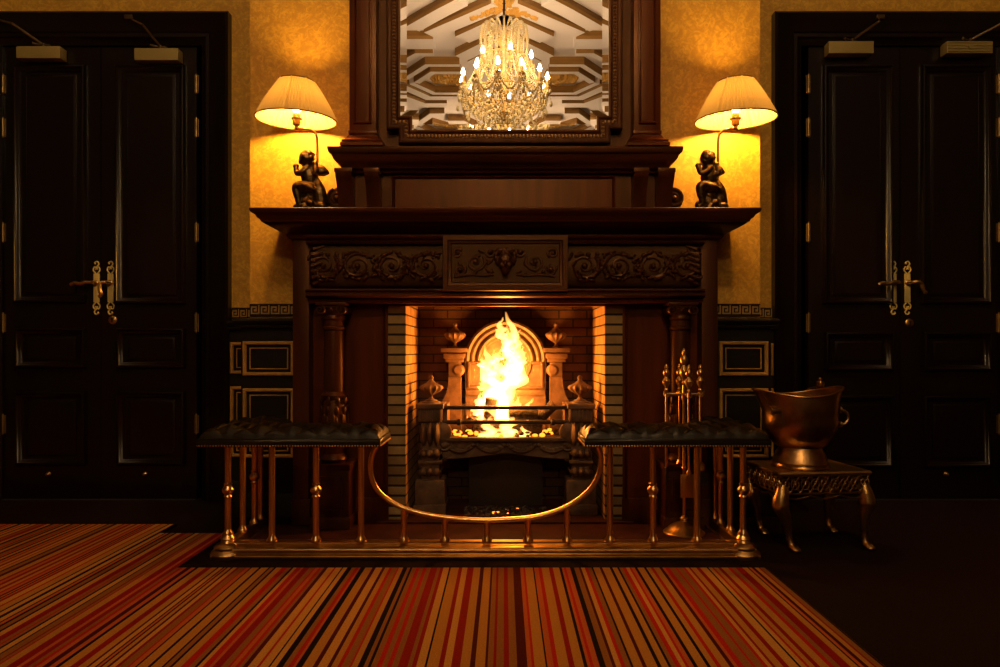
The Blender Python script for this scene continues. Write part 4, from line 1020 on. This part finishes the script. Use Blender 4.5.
def tool(name, dx, dy, zlen, head, lab):
    x_, y_ = cxs+dx, CY+dy; t = thing(name, (x_,y_,zx-zlen), lab, 'fire tool', 'fire tools hanging from the companion set')
    m = MB().lathe((x_,y_,zx+.012), FIN, 16); m.build('handle', BRASS, t)
    m = MB().lathe((x_,y_,0), [(.0055,zx-zlen+.10),(.0055,zx+.012)], 10); m.tube([(x_+.012*math.cos(a),y_-.004,zx+.0+.012*math.sin(a)) for a in [2*PI*i/14 for i in range(14)]], .003, 6, closed=True); m.build('shaft', BRASSB, t)
    m = MB(); zh = zx-zlen
    if head == 'shovel':
        m.box(x_-.035,x_+.035,y_-.004,y_+.0,zh,zh+.10,0,.002); m.box(x_-.036,x_-.032,y_-.014,y_+.002,zh,zh+.10,0,.001); m.box(x_+.032,x_+.036,y_-.014,y_+.002,zh,zh+.10,0,.001); m.lathe((x_,y_-.002,zh+.09), [(.012,0),(.010,.02),(.006,.03)], 10)
        m.build('shovel_pan', BRASS, t)
    elif head == 'brush':
        m.lathe((x_,y_,zh), [(.028,.0),(.032,.02),(.026,.06),(.018,.065)], 16); m.build('bristles', CHAR, t)
        m = MB().lathe((x_,y_,zh), [(.020,.062),(.022,.072),(.018,.09),(.008,.102)], 16); m.build('brush_ferrule', BRASS, t)
    elif head == 'poker':
        m.lathe((x_,y_,zh), [(.001,0),(.006,.02),(.0065,.10)], 8); m.tube([(x_,y_,zh+.05),(x_+.018,y_,zh+.048),(x_+.026,y_,zh+.036)], [.005,.005,.002], 6); m.build('poker_tip', IRON, t)
    else:
        for q in (-1,1):
            m.tube([(x_,y_,zh+.12),(x_+q*.014,y_,zh+.09),(x_+q*.016,y_,zh+.03),(x_+q*.004,y_-.002,zh)], .0045, 6); m.ell((x_+q*.004,y_-.003,zh+.004),(.010,.006,.012))
        m.build('tong_jaws', BRASSB, t)
tool('poker', -.078, .0, .42, 'poker', 'brass-handled poker on the hook nearest the fire')
tool('hearth_brush', .072, .0, .40, 'brush', 'hearth brush hanging on the hook nearest the coal scuttle')
tool('hearth_shovel', .0, -.078, .44, 'shovel', 'small brass shovel hanging at the front of the companion set')
tool('fire_tongs', -.0, .078, .42, 'tongs', 'brass tongs hanging at the back of the companion set')

# ================================================================== TRIVET + SCUTTLE
TX, TY, TW, TD, TZ = 1.315, 2.965, .195, .150, .325
tr = thing('trivet_stool', (TX,TY,0), 'pierced brass trivet stool on cabriole legs with paw feet', 'trivet'); ORG[tr.name] = Vector((0,0,0))
tr.rotation_euler = (0,0,.10)
m = MB().box(-TW,TW,-TD,TD,TZ-.008,TZ,0,.003); m.frame(-TW,TW,-TD,TD,0,[(0,0)]*3) if False else None
m.sweep([(-TW,-TD,0),(TW,-TD,0),(TW,TD,0),(-TW,TD,0)], (0,0,1), [(-.004,TZ-.012),(.004,TZ-.012),(.008,TZ-.006),(.004,TZ+.002),(-.004,TZ+.002)], True)
tt = m.build('top', BRASS, tr)
PIER = mat('pierced_brass', (.42,.24,.075), .35, 1)
m = MB()
def lattice(p0, p1, nrm):
    p0, p1 = Vector(p0), Vector(p1); L = (p1-p0).length; n = max(3, round(L/.045)); d = (p1-p0)/n
    up = Vector((0,0,1)); za_, zb_ = TZ-.012, TZ-.088
    for z_ in (za_-.002, zb_): m.tube([p0+up*z_, p1+up*z_], .0045, 6)
    for k in range(n):
        c = p0+d*(k+.5); zc_ = (za_+zb_)/2
        for q in (-1,1):
            m.tube([c-d*.5*q+up*(za_),c+up*(zc_+.004),c+d*.5*q+up*(zb_)], .004, 5)
        rr = .017
        m.tube([c+d.normalized()*rr*math.cos(a)+up*(zc_+rr*1.25*math.sin(a)) for a in [2*PI*i/16 for i in range(16)]], .0035, 5, closed=True)
        m.ell(c+up*zc_, .007, u=8, v=6)
    # scalloped lower edge
    m.tube([p0+(p1-p0)*t+up*(zb_-.010-.016*math.sin(PI*t)*0-.012*abs(math.sin(PI*t*3))) for t in [i/36 for i in range(37)]], .004, 5)
lattice((-TW,-TD,0),(TW,-TD,0),0); lattice((TW,-TD,0),(TW,TD,0),0); lattice((TW,TD,0),(-TW,TD,0),0); lattice((-TW,TD,0),(-TW,-TD,0),0)
tag(m.build('apron', PIER, tr), 'pierced brass lattice apron')
for (sx, sy) in ((-1,-1),(1,-1),(-1,1),(1,1)):
    bx2, by2 = sx*(TW-.018), sy*(TD-.018); ox, oy = (.035, -.02) if sx < 0 else (.006,-.02)
    m = MB()
    kn = [(bx2,by2,TZ-.05),(bx2+sx*.006,by2+sy*.006,TZ-.09),(bx2+sx*.012,by2-.008+sy*.0,TZ-.135),(bx2+ox*.45,by2-.006,TZ-.20),(bx2+ox*.8,by2-.002,.06),(bx2+ox,by2-.008,.018)]
    sp = spline(kn, 6); rad = [.020,.030,.036,.020,.013,.014]; n = len(sp)
    rr = []
    for i in range(n): q = i/(n-1)*5; j = min(int(q),4); rr.append(rad[j]+(rad[j+1]-rad[j])*(q-j))
    m.tube(sp, rr, 12)
    f = Vector((bx2+ox,by2-.012,.013)); m.ell(f+Vector((.004,-.006,.002)),(.022,.026,.013))
    for k in (-1.2,-.4,.4,1.2): m.ell(f+Vector((.006+k*.010,-.030+abs(k)*.004,-.003)),(.0075,.014,.009), u=8, v=6)
    m.build('leg', BRASS, tr, mods=ORGANIC(.0045,2))
# scuttle
SX, SY = X(800,2.95), 2.95
sc = thing('coal_scuttle', (SX,SY,TZ+.003), 'beaten copper helmet coal scuttle standing on the brass trivet', 'coal scuttle'); ORG[sc.name] = Vector((0,0,0))
m = MB().lathe((.0,0,0), [(.118,0),(.120,.006),(.116,.014),(.117,.020),(.112,.024),(.100,.060),(.090,.075),(.088,.085)], 40, cap=False); m.lathe((0,0,0), [(.119,.001),(.05,.001),(.01,.001)], 40, cap=False)
m.build('foot', COPPER, sc)
def surf(off):
    vs = []; seg = 56; rows = 16
    for j in range(rows+1):
        t = j/rows
        for k in range(seg):
            a = 2*PI*k/seg; ca, sa = math.cos(a), math.sin(a)
            hr = .318+.002*ca+ .022*ca*ca - .012*(sa*sa)          # rim height: high at both ends, dip at sides
            if ca < 0: hr -= .006*abs(ca)
            z_ = .080+(hr-.080)*t
            q = min(1, t*2.1); r_ = .088+(.156-.088)*math.sin(q*PI/2)**.7
            rx = r_+max(0,(t-.6))**1.3*.15*max(0,-ca)**2 + max(0,(t-.7))**1.3*.11*max(0,ca)**2; ry = r_*.86
            vs.append(((rx-off)*ca, (ry-off)*sa, z_))
    return vs, seg, rows
vo, seg, rows = surf(0); vi, _, _ = surf(.004)
m = MB(); n0 = len(vo)
m.add(vo+vi, [(j*seg+k,j*seg+(k+1)%seg,(j+1)*seg+(k+1)%seg,(j+1)*seg+k) for j in range(rows) for k in range(seg)]+[(n0+j*seg+(k+1)%seg,n0+j*seg+k,n0+(j+1)*seg+k,n0+(j+1)*seg+(k+1)%seg) for j in range(rows) for k in range(seg)]+[(rows*seg+k,rows*seg+(k+1)%seg,n0+rows*seg+(k+1)%seg,n0+rows*seg+k) for k in range(seg)]+[tuple(n0+k for k in range(seg))])
bd_ = m.build('bowl', COPPER, sc, recalc=False)
m = MB().tube([vo[rows*seg+k] for k in range(seg)], .0052, 8, closed=True); m.build('rim', COPPER, bd_)
m = MB()
m.tube([(.155+.032*math.sin(a)*.9,-.05,.215+.03*math.cos(a)) for a in [PI*i/12 for i in range(13)]], .006, 8); m.lathe((.15,-.05,.247), [(.014,-.004),(.014,.004)], 12, M=R('Y',PI/2)); m.lathe((.15,-.05,.185), [(.014,-.004),(.014,.004)], 12, M=R('Y',PI/2))
m.build('side_handle', BRASS, sc)
m = MB()   # swing handle folded, with turned knob grip rising behind
m.tube(spline([(-.10,.125,.28),(-.02,.150,.280),(.06,.148,.30),(.10,.13,.325),(.112,.09,.335)],6), .006, 8)
m.lathe((.115,.06,.335), [(.008,0),(.016,.004),(.019,.016),(.016,.028),(.008,.032),(.010,.038),(.004,.046)], 18)
m.build('handle', COPPER, sc)
m = MB().tube([(-.155,-.06,.262),(-.150,-.075,.250),(-.150,-.078,.225)], .006, 8); m.box(-.158,-.12,-.095,-.078,.235,.255,0,.004); m.build('spout_lug', COPPER, sc)

# ================================================================== CHANDELIER (seen in the mirror)
D_ = 7.23; HX, HYc = X(504,D_)*1.0, 2*MY-D_
def hz(py): return EYE+(VY-py)*D_/F
zb0, zt0 = hz(127), hz(25)
ch = thing('chandelier', (HX,HYc,zb0), 'crystal chandelier with lit candle bulbs, seen in the mirror', 'chandelier')
def at(r, a, z): return Vector((HX+r*math.cos(a), HYc+r*math.sin(a), z))
m = MB().lathe((HX,HYc,0), [(.01,zb0+.06),(.05,zb0+.10),(.07,zb0+.15),(.03,zb0+.2),(.02,zb0+.3),(.06,zb0+.36),(.09,zb0+.42),(.04,zb0+.5),(.02,zb0+.6),(.02,zb0+.8),(.05,zb0+.86),(.07,zb0+.92),(.03,zb0+1.0),(.015,zb0+1.08),(.01,zt0)], 20); m.build('column', CHARM, ch)
m = MB().tube([(HX,HYc,zt0),(HX,HYc,CEIL-.04)], .012, 8); 
for k in range(14): m.ell((HX,HYc,zt0+.02+k*.035),(.018,.010,.016), M=R('Z',k*PI/2), u=8, v=5)
m.lathe((HX,HYc,CEIL-.025), [(.02,0),(.05,.01),(.06,.025)], 20); m.build('chain', IRON, ch)
def bead_string(mb, pts, r, n):
    sp = spline(pts, 6); L = [0]
    for a, b in zip(sp, sp[1:]): L.append(L[-1]+(b-a).length)
    for i in range(n):
        d = L[-1]*(i+.5)/n; j = max(q for q in range(len(L)) if L[q] <= d); j = min(j, len(sp)-2); t = (d-L[j])/max(1e-6,L[j+1]-L[j]); p = sp[j]+(sp[j+1]-sp[j])*t
        mb.ell(p, (r,r,r*1.15), u=5, v=3)
def candle(r, a, z):
    p = at(r, a, z); c0 = at(.03, a, z-.10)
    m = MB().tube(spline([c0, at(r*.35,a,z-.16), at(r*.75,a,z-.14), at(r,a,z-.03)], 6), .009, 8)
    m.lathe(p, [(.008,-.03),(.034,-.012),(.038,0),(.012,.004),(.013,.07),(.010,.075)], 14); ar_ = m.build('arm', CHARM, ch)
    m = MB().lathe(p, [(.007,.074),(.017,.090),(.020,.108),(.012,.132),(.003,.156)], 12); m.build('bulb', CHAN_BULB, ar_)
    m = MB()
    for k in range(8):
        q = 2*PI*k/8; c = p+Vector((.036*math.cos(q),.036*math.sin(q),-.004)); m.tube([c,c+Vector((0,0,-.03))], .002, 4); m.ell(c+Vector((0,0,-.045)),(.009,.009,.020), u=6, v=4)
    m.build('pendant', CRYSTAL, ar_)
NL, NU = 12, 6
for k in range(NL): candle(.46, 2*PI*k/NL+.13, zb0+.40+.0)
for k in range(NU): candle(.30, 2*PI*k/NU+.3, zb0+.62)
m = MB()
for k in range(20):   # strings from crown to lower ring, and the basket
    a = 2*PI*k/20
    bead_string(m, [at(.09,a,zt0-.06), at(.22,a,zt0-.02), at(.255,a,zt0-.12), at(.24,a,zb0+.72)], .0125, 22)
    bead_string(m, [at(.12,a+.1,zt0-.1), at(.20,a+.1,zt0-.2), at(.17,a+.1,zb0+.66)], .0125, 16)
    bead_string(m, [at(.24,a,zb0+.72), at(.34,a,zb0+.52), at(.44,a,zb0+.34)], .0115, 16)
for k in range(12):
    a = 2*PI*k/12+.13; b = 2*PI*(k+1)/12+.13; mid = (a+b)/2
    bead_string(m, [at(.46,a,zb0+.37), at(.45,mid,zb0+.24), at(.46,b,zb0+.37)], .0125, 16)
    bead_string(m, [at(.47,a,zb0+.34), at(.42,mid,zb0+.12), at(.47,b,zb0+.34)], .0125, 18)
    bead_string(m, [at(.46,a,zb0+.36), at(.30,mid,zb0+.45), at(.24,mid,zb0+.70)], .010, 18)
    bead_string(m, [at(.25,a,zb0+.72), at(.25,mid,zb0+.60), at(.25,b,zb0+.72)], .009, 12)
    bead_string(m, [at(.20,a,zt0-.15), at(.21,mid,zt0-.30), at(.20,b,zt0-.15)], .009, 12)
tag(m.build('bead_strings', CRYSTAL, ch), 'draped strings of crystal beads'); ch.children[-1]['kind'] = 'stuff'
m = MB()
for j in range(9):
    z_ = zb0+.02+j*.035; r_ = .40*math.sin(min(1,(j+1.2)/9.5)*PI/2)+.02; n = int(14+j*4)
    for k in range(n): m.ell(at(r_,2*PI*k/n+j*.3,z_),(.015,.015,.022), u=5, v=3); m.ell(at(r_*.7,2*PI*k/n+j*.7,z_+.05),(.013,.013,.020), u=5, v=3)
for k in range(12):
    a = 2*PI*k/12+.13; m.ell(at(.50,a,zb0+.22),(.016,.016,.032), u=8, v=6); m.tube([at(.50,a,zb0+.25),at(.47,a,zb0+.37)], .003, 4)
m.ell(at(0,0,zb0),(.03,.03,.04), u=8, v=6)
bs_ = m.build('crystal_basket', CRYSTAL, ch); tag(bs_, 'bowl of hanging crystal drops'); bs_['kind'] = 'stuff'
m = MB().tube([at(.40,2*PI*i/48,zb0+.33) for i in range(48)], .008, 6, closed=True); m.tube([at(.25,2*PI*i/48,zb0+.72) for i in range(48)], .007, 6, closed=True)
for k in range(8):
    a = 2*PI*k/8; m.tube(spline([at(.03,a,zt0-.10),at(.12,a,zt0-.03),at(.19,a,zt0-.02),at(.235,a,zt0-.08),at(.22,a,zt0-.14)],5), .006, 6)
m.build('ring', CHARM, ch)

c2 = dup(ch, (HX, -5.7, zb0), 0, 'added unseen crystal chandelier that lights the far ceiling')  # extra chandelier added out of view to brighten the far ceiling
c2['group'] = 'hall chandeliers'; ch['group'] = 'hall chandeliers'
# ================================================================== LIGHTS
def point(name, loc, e, col, r):
    l = bpy.data.lights.new(name, 'POINT'); l.energy = e; l.color = col; l.shadow_soft_size = r
    o = bpy.data.objects.new(name, l); COL.objects.link(o); o.location = loc; return o
fc = (1,.32,.04)
point('firelight', (X(504,3.47),3.37,Z(400,3.47)), 10, fc, .05)
point('firelight', (X(508,3.47),3.37,Z(360,3.47)), 13, fc, .05)
point('firelight', (X(505,3.47),3.42,Z(424,3.47)), 2, (1,.34,.06), .04)
w = bpy.data.worlds.new('world'); scene.world = w; w.use_nodes = True
w.node_tree.nodes['Background'].inputs[0].default_value = (1,.6,.3,1); w.node_tree.nodes['Background'].inputs[1].default_value = .0
scene.view_settings.view_transform = 'Standard'; scene.view_settings.look = 'None'; scene.view_settings.gamma = 1
scene.view_settings.exposure = 0.0; scene.view_settings.use_curve_mapping = False
cy = scene.cycles
cy.use_denoising = True; cy.max_bounces = 8; cy.diffuse_bounces = 4; cy.glossy_bounces = 4; cy.transmission_bounces = 6; cy.transparent_max_bounces = 8; cy.volume_bounces = 0
cy.sample_clamp_indirect = 4; cy.use_light_tree = True; cy.caustics_reflective = False; cy.caustics_refractive = False; cy.blur_glossy = 1.0
